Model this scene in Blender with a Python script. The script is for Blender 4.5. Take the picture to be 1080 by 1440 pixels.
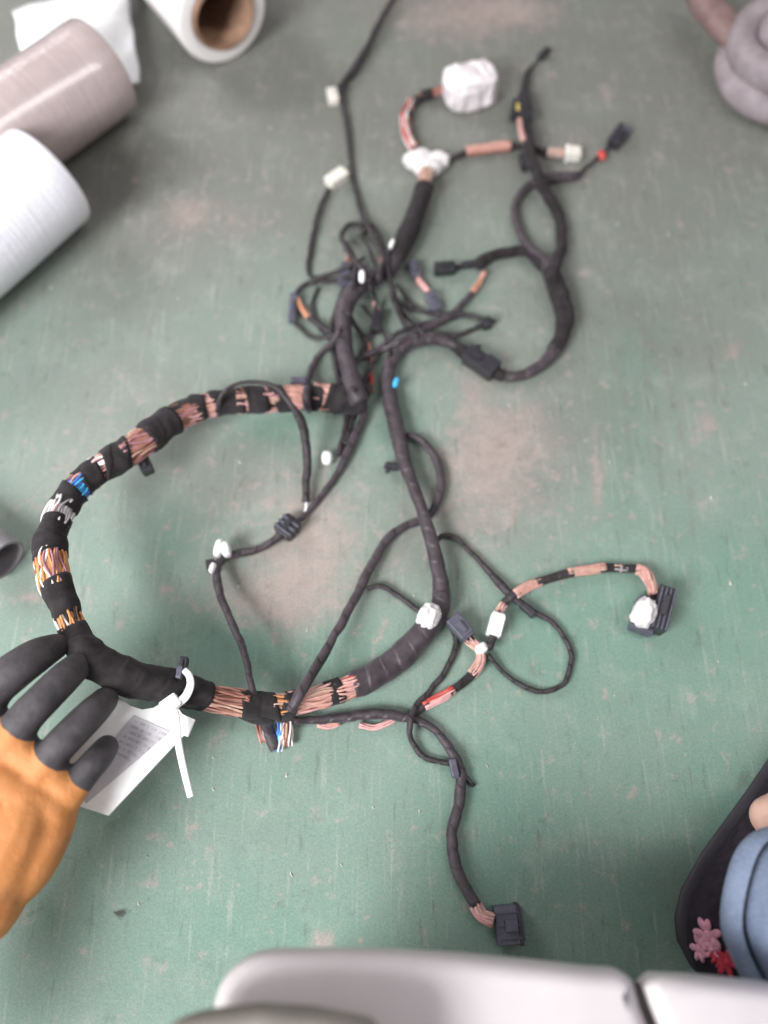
import bpy, bmesh, math, random
import numpy as np
from mathutils import Vector, Matrix, noise
from mathutils.bvhtree import BVHTree

for o in list(bpy.data.objects):
    bpy.data.objects.remove(o)
scene = bpy.context.scene
COL = scene.collection
R = math.radians

# ------------------------------------------------------------------ camera
CAM_H = 0.60
TILT = R(22.0)
FPX = 1088.0                      # focal length in pixels of the 1080x1440 photograph
cam_data = bpy.data.cameras.new('camera')
cam = bpy.data.objects.new('camera', cam_data)
COL.objects.link(cam)
cam.location = (0, 0, CAM_H)
cam.rotation_euler = (TILT, 0, 0)
cam_data.sensor_fit = 'VERTICAL'
cam_data.sensor_height = 36.0
cam_data.sensor_width = 27.0
cam_data.lens = 36.0 * FPX / 1440.0
cam_data.clip_start = 0.01
cam_data.clip_end = 50
cam_data.dof.use_dof = True
cam_data.dof.focus_distance = 0.54
cam_data.dof.aperture_fstop = 2.0
scene.camera = cam

# ------------------------------------------------------------------ light (workshop daylight from a big door on the left)
world = bpy.data.worlds.new('World')
scene.world = world
world.use_nodes = True
wb = world.node_tree.nodes['Background']
wb.inputs[0].default_value = (0.97, 0.94, 0.97, 1)
wb.inputs[1].default_value = 0.38

def area(name, loc, target, size, size_y, power, col):
    l = bpy.data.lights.new(name, 'AREA')
    l.shape = 'RECTANGLE'; l.size = size; l.size_y = size_y
    l.energy = power; l.color = col
    o = bpy.data.objects.new(name, l); COL.objects.link(o)
    o.location = loc
    o.rotation_euler = (Vector(target) - Vector(loc)).to_track_quat('-Z', 'Y').to_euler()
    return o
area('door_light', (-1.0, -0.68, 1.12), (-0.18, 0.05, 0), 0.7, 0.7, 55, (0.97, 0.99, 1.0))
area('ceiling_strip_light', (1.45, 0.25, 2.3), (0, 0.3, 0), 0.35, 1.7, 19, (1.0, 0.98, 0.96))
bk = area('back_door_light', (-1.7, 1.7, 1.3), (-0.42, 0.75, 0.05), 0.8, 0.8, 3.2, (1.0, 0.99, 1.0))
bk.data.spread = R(50)

scene.view_settings.view_transform = 'Standard'
scene.view_settings.look = 'None'
scene.view_settings.exposure = 0.0
scene.view_settings.gamma = 1.0
scene.view_settings.use_curve_mapping = False

# ------------------------------------------------------------------ photograph pixel <-> place
ct, st = math.cos(TILT), math.sin(TILT)
def P(x, y, z=0.0):
    """world point at height z seen at photograph pixel x, y"""
    a = (x - 540) / FPX; b = -(y - 720) / FPX
    d = Vector((a, b * ct + st, b * st - ct))
    t = (z - CAM_H) / d.z
    return Vector((d.x * t, d.y * t, z))
def depth(x, y, z=0.0):
    p = P(x, y, z)
    return p.y * st + (CAM_H - p.z) * ct
def m_per_px(x, y, z=0.0):
    return depth(x, y, z) / FPX
def project(A):
    """world Nx3 -> photograph pixels Nx2"""
    A = np.asarray(A, float)
    X = A[:, 0]; Y = A[:, 1]; Z = A[:, 2] - CAM_H
    yc = Y * ct + Z * st
    zc = Y * st - Z * ct
    zc = np.maximum(zc, 0.02)
    return np.stack([540 + FPX * X / zc, 720 - FPX * yc / zc], 1)

# ------------------------------------------------------------------ materials
MATS = {}
class NT:
    def __init__(s, name):
        s.m = bpy.data.materials.new(name); s.m.use_nodes = True
        s.t = s.m.node_tree; s.n = s.t.nodes; s.l = s.t.links
        s.b = s.n['Principled BSDF']
    def node(s, kind, **kw):
        n = s.n.new(kind)
        for k, v in kw.items():
            if k.startswith('i_'):
                n.inputs[k[2:].replace('_', ' ')].default_value = v
            else:
                setattr(n, k, v)
        return n
    def link(s, a, b): s.l.new(a, b)
    def math(s, op, a, b=None, clamp=False):
        n = s.n.new('ShaderNodeMath'); n.operation = op; n.use_clamp = clamp
        for i, v in enumerate((a, b)):
            if v is None: continue
            if isinstance(v, (int, float)): n.inputs[i].default_value = v
            else: s.l.new(v, n.inputs[i])
        return n.outputs[0]
    def mix(s, f, a, b, mode='MIX'):
        n = s.n.new('ShaderNodeMix'); n.data_type = 'RGBA'; n.blend_type = mode
        for k, v in ((0, f), (6, a), (7, b)):
            if isinstance(v, (int, float)): n.inputs[k].default_value = v
            elif isinstance(v, tuple): n.inputs[k].default_value = v
            else: s.l.new(v, n.inputs[k])
        return n.outputs[2]
    def ramp(s, f, lo, hi):
        n = s.n.new('ShaderNodeMapRange'); n.interpolation_type = 'SMOOTHSTEP'
        n.inputs[1].default_value = lo; n.inputs[2].default_value = hi
        s.l.new(f, n.inputs[0]); return n.outputs[0]
    def noise(s, scale, detail=4, rough=.55, vec=None, dist=0):
        n = s.n.new('ShaderNodeTexNoise')
        n.inputs['Scale'].default_value = scale; n.inputs['Detail'].default_value = detail
        n.inputs['Roughness'].default_value = rough; n.inputs['Distortion'].default_value = dist
        if vec is not None: s.l.new(vec, n.inputs['Vector'])
        return n.outputs['Fac']
    def bump(s, h, strength, dist):
        n = s.n.new('ShaderNodeBump'); n.inputs['Strength'].default_value = strength
        n.inputs['Distance'].default_value = dist
        s.l.new(h, n.inputs['Height']); s.l.new(n.outputs[0], s.b.inputs['Normal'])
    def obj(s):
        return s.n.new('ShaderNodeTexCoord').outputs['Object']
    def uv(s):
        return s.n.new('ShaderNodeTexCoord').outputs['UV']

def c4(c): return (c[0], c[1], c[2], 1.0)

def plain(name, col, rough=.5, var=.15, scale=60, bump=.15, bdist=.0006, coat=0, spec=.5, sheen=0, trans=0):
    t = NT(name); v = t.obj()
    f = t.noise(scale, 4, .6, v)
    dk = tuple(x * (1 - var) for x in col); lt = tuple(min(1, x * (1 + var)) for x in col)
    t.link(t.mix(t.ramp(f, .3, .7), c4(dk), c4(lt)), t.b.inputs['Base Color'])
    t.b.inputs['Roughness'].default_value = rough
    t.b.inputs['Specular IOR Level'].default_value = spec
    if coat: t.b.inputs['Coat Weight'].default_value = coat
    if sheen:
        t.b.inputs['Sheen Weight'].default_value = sheen
        t.b.inputs['Sheen Roughness'].default_value = .5
    if trans: t.b.inputs['Transmission Weight'].default_value = trans
    if bump: t.bump(t.noise(scale * 5, 3, .6, v), bump, bdist)
    MATS[name] = t.m
    return t.m

def tape_material(name, col, pitch, rough, fuzz):
    """cloth tape wound on the slant: u = metres along the cable, v = turns round it"""
    t = NT(name); v = t.uv()
    sx = t.node('ShaderNodeSeparateXYZ'); t.link(v, sx.inputs[0])
    w = t.math('ADD', t.math('DIVIDE', sx.outputs[0], pitch), sx.outputs[1])
    wob = t.noise(90, 2, .5, t.obj())
    w = t.math('ADD', w, t.math('MULTIPLY', wob, .35))
    fr = t.math('FRACT', w)
    edge = t.math('MULTIPLY', t.ramp(fr, .0, .22), t.math('SUBTRACT', 1.0, t.math('MULTIPLY', fr, .6)))
    ob = t.obj()
    fine = t.noise(900, 3, .7, ob)
    mid = t.noise(120, 4, .6, ob)
    dk = tuple(x * .62 for x in col); lt = tuple(x * 1.45 for x in col)
    cc = t.mix(t.ramp(mid, .3, .72), c4(dk), c4(lt))
    t.link(cc, t.b.inputs['Base Color'])
    t.b.inputs['Roughness'].default_value = rough
    t.b.inputs['Sheen Weight'].default_value = fuzz
    t.b.inputs['Specular IOR Level'].default_value = .3 if rough > .6 else .5
    t.b.inputs['Sheen Roughness'].default_value = .55
    t.b.inputs['Sheen Tint'].default_value = (.9, .85, 1, 1)
    h = t.math('ADD', t.math('MULTIPLY', edge, .7), t.math('MULTIPLY', fine, .35))
    h = t.math('ADD', h, t.math('MULTIPLY', mid, .5))
    t.bump(h, .8, .0016)
    MATS[name] = t.m
    return t.m

tape_material('fleece_tape', (.020, .016, .017), .016, .85, .06)
tape_material('cloth_tape', (.038, .027, .032), .014, .44, .12)
tape_material('cable_sheath', (.026, .019, .022), .011, .52, .05)
plain('grey_plastic', (.085, .082, .11), .42, .2, 200, .1)
plain('black_plastic', (.028, .026, .032), .4, .2, 200, .1)
plain('white_plastic', (.86, .85, .84), .35, .04, 120, .05)
plain('ivory_plastic', (.70, .66, .60), .4, .06, 150, .05)
plain('foam_tape', (.74, .70, .70), .6, .07, 160, .5, .001)
plain('white_bag', (.76, .69, .71), .28, .05, 90, .3, .001)
WIRE = {'salmon': (.56, .30, .25), 'pink': (.62, .34, .33), 'brown': (.30, .13, .095), 'tan': (.50, .32, .25), 'white': (.78, .74, .74),
        'orange': (.60, .27, .11), 'red': (.50, .07, .06), 'blue': (.06, .42, .75), 'deep_blue': (.07, .16, .50),
        'grey': (.34, .31, .33), 'black': (.03, .028, .03), 'yellow': (.55, .42, .12), 'violet': (.36, .17, .20)}
for k, c in WIRE.items():
    plain('wire_' + k, c, .38, .12, 300, 0)

# ------------------------------------------------------------------ object helpers
def props(o, label=None, cat=None, group=None, kind=None):
    if label: o['label'] = label
    if cat: o['category'] = cat
    if group: o['group'] = group
    if kind: o['kind'] = kind
    return o

def thing(name, loc, label, cat, group=None):
    o = bpy.data.objects.new(name, None); COL.objects.link(o)
    o.location = loc; o.empty_display_size = .02
    return props(o, label, cat, group)

def wloc(o):
    v = Vector(o.location)
    while o.parent: o = o.parent; v = v + Vector(o.location)
    return v

def build(name, verts, faces, mat, parent=None, origin=None, uvs=None, smooth=True, fmats=None):
    """link one mesh object; verts in world space"""
    org = Vector(origin) if origin is not None else (wloc(parent) if parent else Vector((0, 0, 0)))
    V = np.asarray(verts, float) - np.array(org)
    me = bpy.data.meshes.new(name)
    me.from_pydata(V.tolist(), [], [list(f) for f in faces])
    mats = mat if isinstance(mat, (list, tuple)) else [mat]
    for m in mats: me.materials.append(MATS[m] if isinstance(m, str) else m)
    if fmats is not None: me.polygons.foreach_set('material_index', fmats)
    if smooth: me.polygons.foreach_set('use_smooth', [True] * len(me.polygons))
    if uvs is not None:
        ul = me.uv_layers.new(name='UVMap')
        li = np.zeros(len(me.loops), int); me.loops.foreach_get('vertex_index', li)
        UVs = np.asarray(uvs, float)[li]
        nq = sum(1 for f in faces if len(f) == 4)
        if nq > 8 and all(len(f) == 4 for f in faces[:nq]):          # close the turn across the seam
            Q = UVs[:nq * 4].reshape(-1, 4, 2)
            wrap = (Q[:, :, 1].max(1) - Q[:, :, 1].min(1)) > .5
            V1 = Q[:, :, 1]; V1[wrap[:, None] & (V1 < .5)] += 1.0
        ul.data.foreach_set('uv', UVs.ravel())
    me.update()
    o = bpy.data.objects.new(name, me); COL.objects.link(o)
    if parent:
        o.parent = parent
        o.location = org - wloc(parent)
    else:
        o.location = org
    return o

def from_bm(name, bm, mat, parent=None, origin=None, smooth=True):
    bm.verts.ensure_lookup_table()
    idx = {v: i for i, v in enumerate(bm.verts)}
    V = [v.co[:] for v in bm.verts]; F = [[idx[v] for v in f.verts] for f in bm.faces]
    bm.free()
    o = build(name, V, F, mat, parent, origin, smooth=smooth)
    return o

def resample(pts, step=.003):
    """Catmull-Rom through points (x, y, z, r); returns N x 4 at about even spacing"""
    A = np.array(pts, float)
    if len(A) == 2: A = np.array([A[0], (A[0] + A[1]) / 2, A[1]])
    ext = np.vstack([2 * A[0] - A[1], A, 2 * A[-1] - A[-2]])
    out = []
    for i in range(1, len(ext) - 2):
        p0, p1, p2, p3 = ext[i - 1], ext[i], ext[i + 1], ext[i + 2]
        n = max(4, int(np.linalg.norm(p2[:3] - p1[:3]) / (step / 3)))
        t = np.linspace(0, 1, n, endpoint=False)[:, None]
        out.append(.5 * ((2 * p1) + (-p0 + p2) * t + (2 * p0 - 5 * p1 + 4 * p2 - p3) * t ** 2 + (-p0 + 3 * p1 - 3 * p2 + p3) * t ** 3))
    out.append(A[-1:])
    D = np.vstack(out)
    s = np.concatenate([[0], np.cumsum(np.linalg.norm(np.diff(D[:, :3], axis=0), axis=1))])
    n = max(3, int(s[-1] / step) + 1)
    q = np.linspace(0, s[-1], n)
    return np.stack([np.interp(q, s, D[:, k]) for k in range(4)], 1)

def frames(C):
    T = np.gradient(C, axis=0); T /= np.linalg.norm(T, axis=1)[:, None] + 1e-12
    up = np.array([0, 0, 1.0])
    N = np.zeros_like(T)
    n = up - T[0] * up.dot(T[0])
    if np.linalg.norm(n) < 1e-3: n = np.array([0, 1.0, 0]) - T[0] * T[0][1]
    n /= np.linalg.norm(n); N[0] = n
    for i in range(1, len(T)):
        n = N[i - 1] - T[i] * N[i - 1].dot(T[i]); n /= np.linalg.norm(n); N[i] = n
    return T, N, np.cross(T, N)

def tube_geo(S, seg=12, rough=0, seed=0, cap=True, flat=1.0):
    """S: N x 4 (centre, radius). returns verts, faces, uvs"""
    C = S[:, :3]; Rr = S[:, 3]
    T, N, B = frames(C)
    L = np.concatenate([[0], np.cumsum(np.linalg.norm(np.diff(C, axis=0), axis=1))])
    a = np.linspace(0, 2 * math.pi, seg, endpoint=False)
    n = len(S)
    rad = np.repeat(Rr[:, None], seg, 1)
    if rough:
        rs = np.random.RandomState(seed)
        g = rs.randn(n + 8, seg)
        k = np.array([1, 2, 3, 2, 1.]) / 9
        for _ in range(2):
            g = np.apply_along_axis(lambda c: np.convolve(c, k, 'same'), 0, g)
        g = (np.roll(g, 1, 1) + 2 * g + np.roll(g, -1, 1)) / 4
        g = g[4:4 + n] / (g.std() + 1e-9)
        rad = rad * (1 + rough * g)
    V = C[:, None, :] + rad[:, :, None] * (np.cos(a)[None, :, None] * N[:, None, :] * flat + np.sin(a)[None, :, None] * B[:, None, :])
    V = V.reshape(-1, 3)
    U = np.stack([np.repeat(L, seg), np.tile(a / (2 * math.pi), n)], 1)
    F = []
    for i in range(n - 1):
        for j in range(seg):
            k = (j + 1) % seg
            F.append((i * seg + j, i * seg + k, (i + 1) * seg + k, (i + 1) * seg + j))
    if cap:
        F.append(tuple(range(seg - 1, -1, -1)))
        F.append(tuple((n - 1) * seg + j for j in range(seg)))
    return V, F, U

def pxpath(pts, step=.003, zmin=True):
    """points (x, y, width_px, extra_mm) in photograph pixels -> N x 4 world"""
    out = []
    for p in pts:
        x, y, w = p[:3]; e = (p[3] if len(p) > 3 else 0) / 1000.0
        r = w / 2 * m_per_px(x, y, .01 + e)
        z = r + e
        r = w / 2 * m_per_px(x, y, z)
        q = P(x, y, r + e)
        out.append((q.x, q.y, r + e, r))
    return resample(out, step)

# ------------------------------------------------------------------ the floor
def axis_samples(lo, hi, a, b, fine, n_out):
    mid = np.arange(lo, hi + 1e-9, fine)
    t = np.linspace(0, 1, n_out + 1)[1:] ** 2
    return np.concatenate([(lo - t * (lo - a))[::-1], mid, hi + t * (b - hi)])
gx = axis_samples(-.56, .56, -2.2, 2.2, .0034, 10)
gy = axis_samples(-.24, 1.0, -1.6, 3.2, .0034, 10)
GX, GY = np.meshgrid(gx, gy)
FV = np.stack([GX.ravel(), GY.ravel(), np.zeros(GX.size)], 1)
nx, ny = len(gx), len(gy)
I = (np.arange(ny - 1)[:, None] * nx + np.arange(nx - 1)[None, :]).ravel()
FF = np.stack([I, I + 1, I + 1 + nx, I + nx], 1)
fm = bpy.data.meshes.new('floor')
fm.vertices.add(len(FV)); fm.vertices.foreach_set('co', FV.ravel())
fm.loops.add(FF.size); fm.loops.foreach_set('vertex_index', FF.ravel().astype(np.int32))
fm.polygons.add(len(FF)); fm.polygons.foreach_set('loop_start', np.arange(0, FF.size, 4, dtype=np.int32))
fm.update(calc_edges=True); fm.validate()
px = project(FV)
def blobs(lst):
    m = np.zeros(len(FV))
    for b in lst:
        x, y, rx, ry, amp = b[:5]; a = R(b[5]) if len(b) > 5 else 0
        dx = px[:, 0] - x; dy = px[:, 1] - y
        u = dx * math.cos(a) + dy * math.sin(a); v = -dx * math.sin(a) + dy * math.cos(a)
        m += amp * np.exp(-((u / rx) ** 2 + (v / ry) ** 2))
    return m
def strokes(lst):
    """long scuffs: (points, half width, amount)"""
    m = np.zeros(len(FV))
    for pts, hw, amp in lst:
        pts = np.array(pts, float); best = np.full(len(FV), 1e9)
        for k in range(len(pts) - 1):
            p, d = pts[k], pts[k + 1] - pts[k]
            u_ = np.clip(((px - p) @ d) / (d @ d), 0, 1)
            best = np.minimum(best, np.hypot(px[:, 0] - p[0] - u_ * d[0], px[:, 1] - p[1] - u_ * d[1]))
        m = np.maximum(m, amp * np.exp(-(best / (hw * .7)) ** 2) * (.35 + .65 * (np.sin(px[:, 1] * .13 + px[:, 0] * .05 + hw) > -.2)))
    return m
worn = blobs([(440, 775, 65, 100, .75), (350, 835, 85, 48, .55), (400, 860, 60, 30, .3), (690, 630, 60, 80, .60), (660, 720, 60, 60, .3),
    (740, 600, 60, 70, .2), (270, 300, 45, 40, .38), (360, 320, 70, 40, .22), (992, 596, 16, 24, .6), (1032, 492, 14, 14, .5), (820, 384, 13, 7, .7),
    (640, 22, 95, 36, .65), (735, 15, 60, 28, .5), (852, 130, 11, 12, .7), (800, 200, 40, 20, .25), (455, 1322, 19, 20, .8),
    (596, 1311, 8, 7, .8), (527, 930, 7, 12, .5), (840, 672, 12, 46, .4), (232, 830, 10, 8, .7), (266, 1172, 5, 13, .75),
    (446, 1145, 11, 18, .4), (280, 1245, 4, 5, .9), (206, 1352, 9, 14, .4), (60, 838, 60, 14, .4), (190, 560, 60, 40, .25), (330, 700, 120, 90, .18), (560, 760, 60, 90, .22), (760, 720, 120, 110, .2), (265, 295, 25, 25, .3),
    (640, 650, 25, 40, .25), (660, 560, 20, 60, .3), (120, 480, 20, 30, .25), (700, 460, 40, 60, .2), (450, 1000, 10, 40, .2), (110, 640, 60, 50, .25), (60, 700, 40, 60, .2)])
worn += strokes([([(545, 868), (525, 915), (515, 945)], 4, .75), ([(516, 1288), (503, 1335)], 4, .8), ([(836, 600), (842, 720)], 7, .4), ([(960, 560), (990, 650), (1000, 740)], 5, .3),
    ([(752, 1235), (748, 1290)], 3, .45), ([(200, 1010), (330, 1060)], 3, .3), ([(700, 300), (900, 330)], 3, .25), ([(80, 430), (140, 560)], 3, .3), ([(560, 1180), (575, 1330)], 2.5, .3)])
clean = .30 + .25 * np.clip((px[:, 1] - 650) / 500, 0, 1) + blobs([(895, 470, 60, 70, .35), (930, 870, 170, 140, .45), (700, 1170, 90, 130, .45), (1050, 820, 60, 90, .3),
    (385, 600, 90, 30, .4), (430, 915, 90, 45, .5), (290, 905, 80, 45, .4), (230, 745, 45, 60, .25), (1010, 1130, 100, 90, .3), (760, 890, 70, 70, .35), (900, 1270, 80, 60, .3),
    (1060, 150, 40, 60, .3), (330, 1330, 170, 80, .3), (560, 620, 40, 90, .25), (880, 600, 45, 130, .3, 5), (650, 400, 50, 50, .2)])
dirt_shade = np.clip((600 - px[:, 1]) / 420, 0, 1) * .95 + blobs([(210, 270, 160, 140, .25), (780, 620, 170, 190, .50), (110, 590, 120, 110, .45), (40, 830, 50, 50, .4), (300, 680, 130, 130, .55), (680, 700, 130, 130, .25), (420, 660, 90, 60, .2),  # floor dirt, partly painted-in shade beside the cable loop and the rolls
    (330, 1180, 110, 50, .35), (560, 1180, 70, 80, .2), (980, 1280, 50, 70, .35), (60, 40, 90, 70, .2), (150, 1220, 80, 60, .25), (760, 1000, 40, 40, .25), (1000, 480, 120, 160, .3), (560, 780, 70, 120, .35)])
dirt_shade += strokes([([(880, 420), (935, 520), (965, 640), (975, 760), (965, 880)], 7, .35), ([(905, 500), (925, 600), (935, 740)], 5, .35), ([(850, 480), (880, 560), (890, 700)], 4, .3), ([(1000, 500), (1010, 640)], 5, .25), ([(610, 1080), (700, 1100), (760, 1180)], 6, .25)])
spot = blobs([(168, 1284, 9, 7, 1.1), (180, 1280, 5, 6, .7), (150, 1310, 4, 4, .6), (140, 1225, 3, 6, .5), (105, 1330, 4, 5, .4), (262, 1185, 3, 5, .5), (205, 228, 3, 3, .5), (870, 345, 5, 8, .25)])
at = fm.attributes.new('floor_mask', 'FLOAT_COLOR', 'POINT')
at.data.foreach_set('color', np.stack([worn, np.clip(clean, 0, 1.2), np.clip(dirt_shade, 0, 1.2), spot], 1).astype(np.float32).ravel())
t = NT('painted_floor')
ob = t.obj()
am = t.node('ShaderNodeAttribute', attribute_name='floor_mask')
sp = t.node('ShaderNodeSeparateColor'); t.link(am.outputs['Color'], sp.inputs[0])
n_big = t.noise(7, 5, .6, ob); n_mid = t.noise(24, 8, .72, ob, .6); n_fine = t.noise(160, 4, .65, ob); n_grain = t.noise(620, 3, .8, ob)
green = t.mix(t.ramp(n_mid, .3, .7), (.205, .245, .215, 1), (.262, .285, .255, 1))
green = t.mix(t.math('MULTIPLY', t.ramp(t.math('ADD', sp.outputs[1], t.math('MULTIPLY', t.math('SUBTRACT', n_mid, .45), 1.3)), .0, 1.0), .92), green, (.135, .240, .190, 1))
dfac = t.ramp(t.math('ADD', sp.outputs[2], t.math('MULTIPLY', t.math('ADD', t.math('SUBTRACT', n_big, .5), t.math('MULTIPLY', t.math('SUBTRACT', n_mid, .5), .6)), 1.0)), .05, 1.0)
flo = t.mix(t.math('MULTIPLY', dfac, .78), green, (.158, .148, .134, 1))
wn = t.math('ADD', t.math('MULTIPLY', t.math('SUBTRACT', n_mid, .5), 1.3), t.math('MULTIPLY', t.math('SUBTRACT', n_fine, .5), .5))
wf = t.ramp(t.math('ADD', sp.outputs[0], wn), .02, .95)
flo = t.mix(t.math('MULTIPLY', wf, .75), flo, (.33, .255, .235, 1))
# streaky scuffs drawn along one direction
mp = t.node('ShaderNodeMapping'); mp.inputs['Scale'].default_value = (260, 16, 1); mp.inputs['Rotation'].default_value = (0, 0, .1)
t.link(ob, mp.inputs[0])
sc = t.ramp(t.noise(1, 4, .6, mp.outputs[0]), .55, .72)
flo = t.mix(t.math('MULTIPLY', sc, .30), flo, (.42, .39, .36, 1))
mp2 = t.node('ShaderNodeMapping'); mp2.inputs['Scale'].default_value = (190, 30, 1); mp2.inputs['Rotation'].default_value = (0, 0, -.35)
t.link(ob, mp2.inputs[0])
sc2 = t.ramp(t.noise(1, 3, .6, mp2.outputs[0]), .58, .74)
flo = t.mix(t.math('MULTIPLY', sc2, .42), flo, (.09, .095, .08, 1))
n_chip = t.noise(70, 7, .72, ob, .3)
chip = t.ramp(t.math('ADD', n_chip, t.math('MULTIPLY', sp.outputs[0], .16)), .575, .66)
flo = t.mix(t.math('MULTIPLY', chip, .5), flo, (.36, .285, .26, 1))
drk = t.ramp(t.noise(48, 7, .75, ob, .5), .57, .70)
flo = t.mix(t.math('MULTIPLY', drk, .38), flo, (.085, .088, .075, 1))
pale = t.ramp(t.noise(26, 7, .72, ob, .25), .50, .70)
flo = t.mix(t.math('MULTIPLY', pale, .20), flo, (.40, .40, .36, 1))
flk = t.ramp(t.noise(240, 2, .5, ob), .74, .80)
flo = t.mix(t.math('MULTIPLY', flk, .5), flo, (.50, .47, .42, 1))
flo = t.mix(t.ramp(t.math('ADD', am.outputs['Alpha'], t.math('MULTIPLY', t.math('SUBTRACT', n_fine, .5), 1.6)), .25, .9), flo, (.035, .038, .036, 1))
gr = t.ramp(n_grain, .25, .75)
flo = t.mix(1.0, flo, t.mix(gr, (.80, .80, .80, 1), (1.18, 1.18, 1.18, 1)), 'MULTIPLY')
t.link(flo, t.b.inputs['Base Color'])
rg = t.math('ADD', t.math('MULTIPLY', n_mid, .25), .36)
t.link(rg, t.b.inputs['Roughness'])
t.b.inputs['Specular IOR Level'].default_value = .45
t.bump(t.math('ADD', t.math('MULTIPLY', n_fine, .6), t.math('MULTIPLY', n_grain, .35)), .25, .0012)
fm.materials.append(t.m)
floor = bpy.data.objects.new('floor', fm); COL.objects.link(floor)
props(floor, 'worn green painted workshop floor with bare pinkish patches', None, None, 'structure')

# ------------------------------------------------------------------ the wiring harness
H0 = P(500, 700, 0)
harness = thing('wiring_harness', H0, 'tangled black car wiring harness lying on the green floor', 'wiring harness')
RND = random.Random(5)

def tube_part(name, S, mat, parent=harness, seg=12, rough=.03, seed=None, slant=0):
    V, F, U = tube_geo(S, seg, rough, RND.randint(0, 9999) if seed is None else seed)
    if slant:
        T_ = frames(S[:, :3])[0]; ph = RND.uniform(-1.2, 1.2) + (0 if RND.random() < .5 else math.pi)
        a_ = np.linspace(0, 2 * math.pi, seg, endpoint=False)
        V = (V.reshape(len(S), seg, 3) + (slant * S[:, 3])[:, None, None] * np.sin(a_ + ph)[None, :, None] * T_[:, None, :]).reshape(-1, 3)
    return build(name, V, F, mat, parent, uvs=U)

def cable(pts, mat='cable_sheath', name='branch_cable', seg=12, rough=.035, parent=harness, step=.003):
    S = pxpath([(p[0], p[1], p[2] * .84) + tuple(p[3:]) for p in pts], step)
    # hand-laid cable never runs dead smooth: small kinks along it
    n_ = len(S); ph = RND.uniform(0, 99)
    env = np.minimum(1, np.minimum(np.arange(n_), np.arange(n_)[::-1]) / 6.0)
    for c_ in (0, 1):
        S[:, c_] += env * np.array([.0010 * noise.noise(Vector((i * step * 70, ph, c_ * 9))) + .0006 * noise.noise(Vector((i * step * 190, ph, c_ * 9))) for i in range(n_)])
    S[:, 3] *= np.array([1 + .10 * noise.noise(Vector((i * step * 120, ph, 33))) for i in range(n_)])
    return tube_part(name, S, mat, parent, seg, rough)

def bundle(S, palette, n=None, parent=harness, frac=.95, seed=0, rw=None, name='wire_bundle', spread=1.0):
    """coloured single wires lying round a core: one part"""
    rs = random.Random(seed)
    Rm = float(S[:, 3].mean()) * frac
    if rw is None: rw = max(.00075, min(.00098, Rm * .15))
    if n is None: n = max(3, int(2 * math.pi * (Rm - rw) / (2 * rw) * 1.12))
    if len(S) < 4:
        q = np.linspace(0, len(S) - 1, 5)
        S = np.stack([np.interp(q, np.arange(len(S)), S[:, k]) for k in range(4)], 1)
    C = S[:, :3]; T, N, B = frames(C)
    L = np.concatenate([[0], np.cumsum(np.linalg.norm(np.diff(C, axis=0), axis=1))])
    V = []; F = []; fmv = []
    cols = sorted(set(palette)); mats = ['wire_' + max(cols, key=palette.count)] + ['wire_' + c for c in cols]
    core = S.copy(); core[:, 3] = np.maximum(Rm - 1.25 * rw, .0004)
    v, f, _ = tube_geo(core, 8, 0)
    V.append(v); F += f; fmv += [0] * len(f); off = len(v)
    runs = []
    i = 0
    while i < n:
        c = rs.choice(palette); k = rs.randint(1, 3)
        for _ in range(min(k, n - i)): runs.append(c)
        i += k
    for i in range(n):
        a0 = 2 * math.pi * i / n + rs.uniform(-.08, .08)
        tw = rs.uniform(5, 16) * spread; a1 = rs.uniform(-.35, .35) * spread; ph = rs.uniform(0, 6.28)
        ang = a0 + tw * L * .6 + a1 * np.sin(L * 160 + ph)
        rr = Rm - rw + rw * .7 * np.sin(L * 210 + ph * 2) * spread + rs.uniform(-.3, .5) * rw
        Q = C + (np.cos(ang) * rr)[:, None] * N + (np.sin(ang) * rr)[:, None] * B
        v, f, _ = tube_geo(np.column_stack([Q, np.full(len(Q), rw)]), 6, 0)
        V.append(v); F += [tuple(x + off for x in q) for q in f]
        fmv += [1 + cols.index(runs[i])] * len(f); off += len(v)
    return build(name, np.vstack(V), F, mats, parent, fmats=fmv)

def nearest(S, p, lo=0):
    q = project(S[lo:, :3])
    d = np.hypot(q[:, 0] - p[0], q[:, 1] - p[1])
    d = d[:max(10, min(len(d), 260))]
    return lo + int(np.argmin(d))

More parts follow.
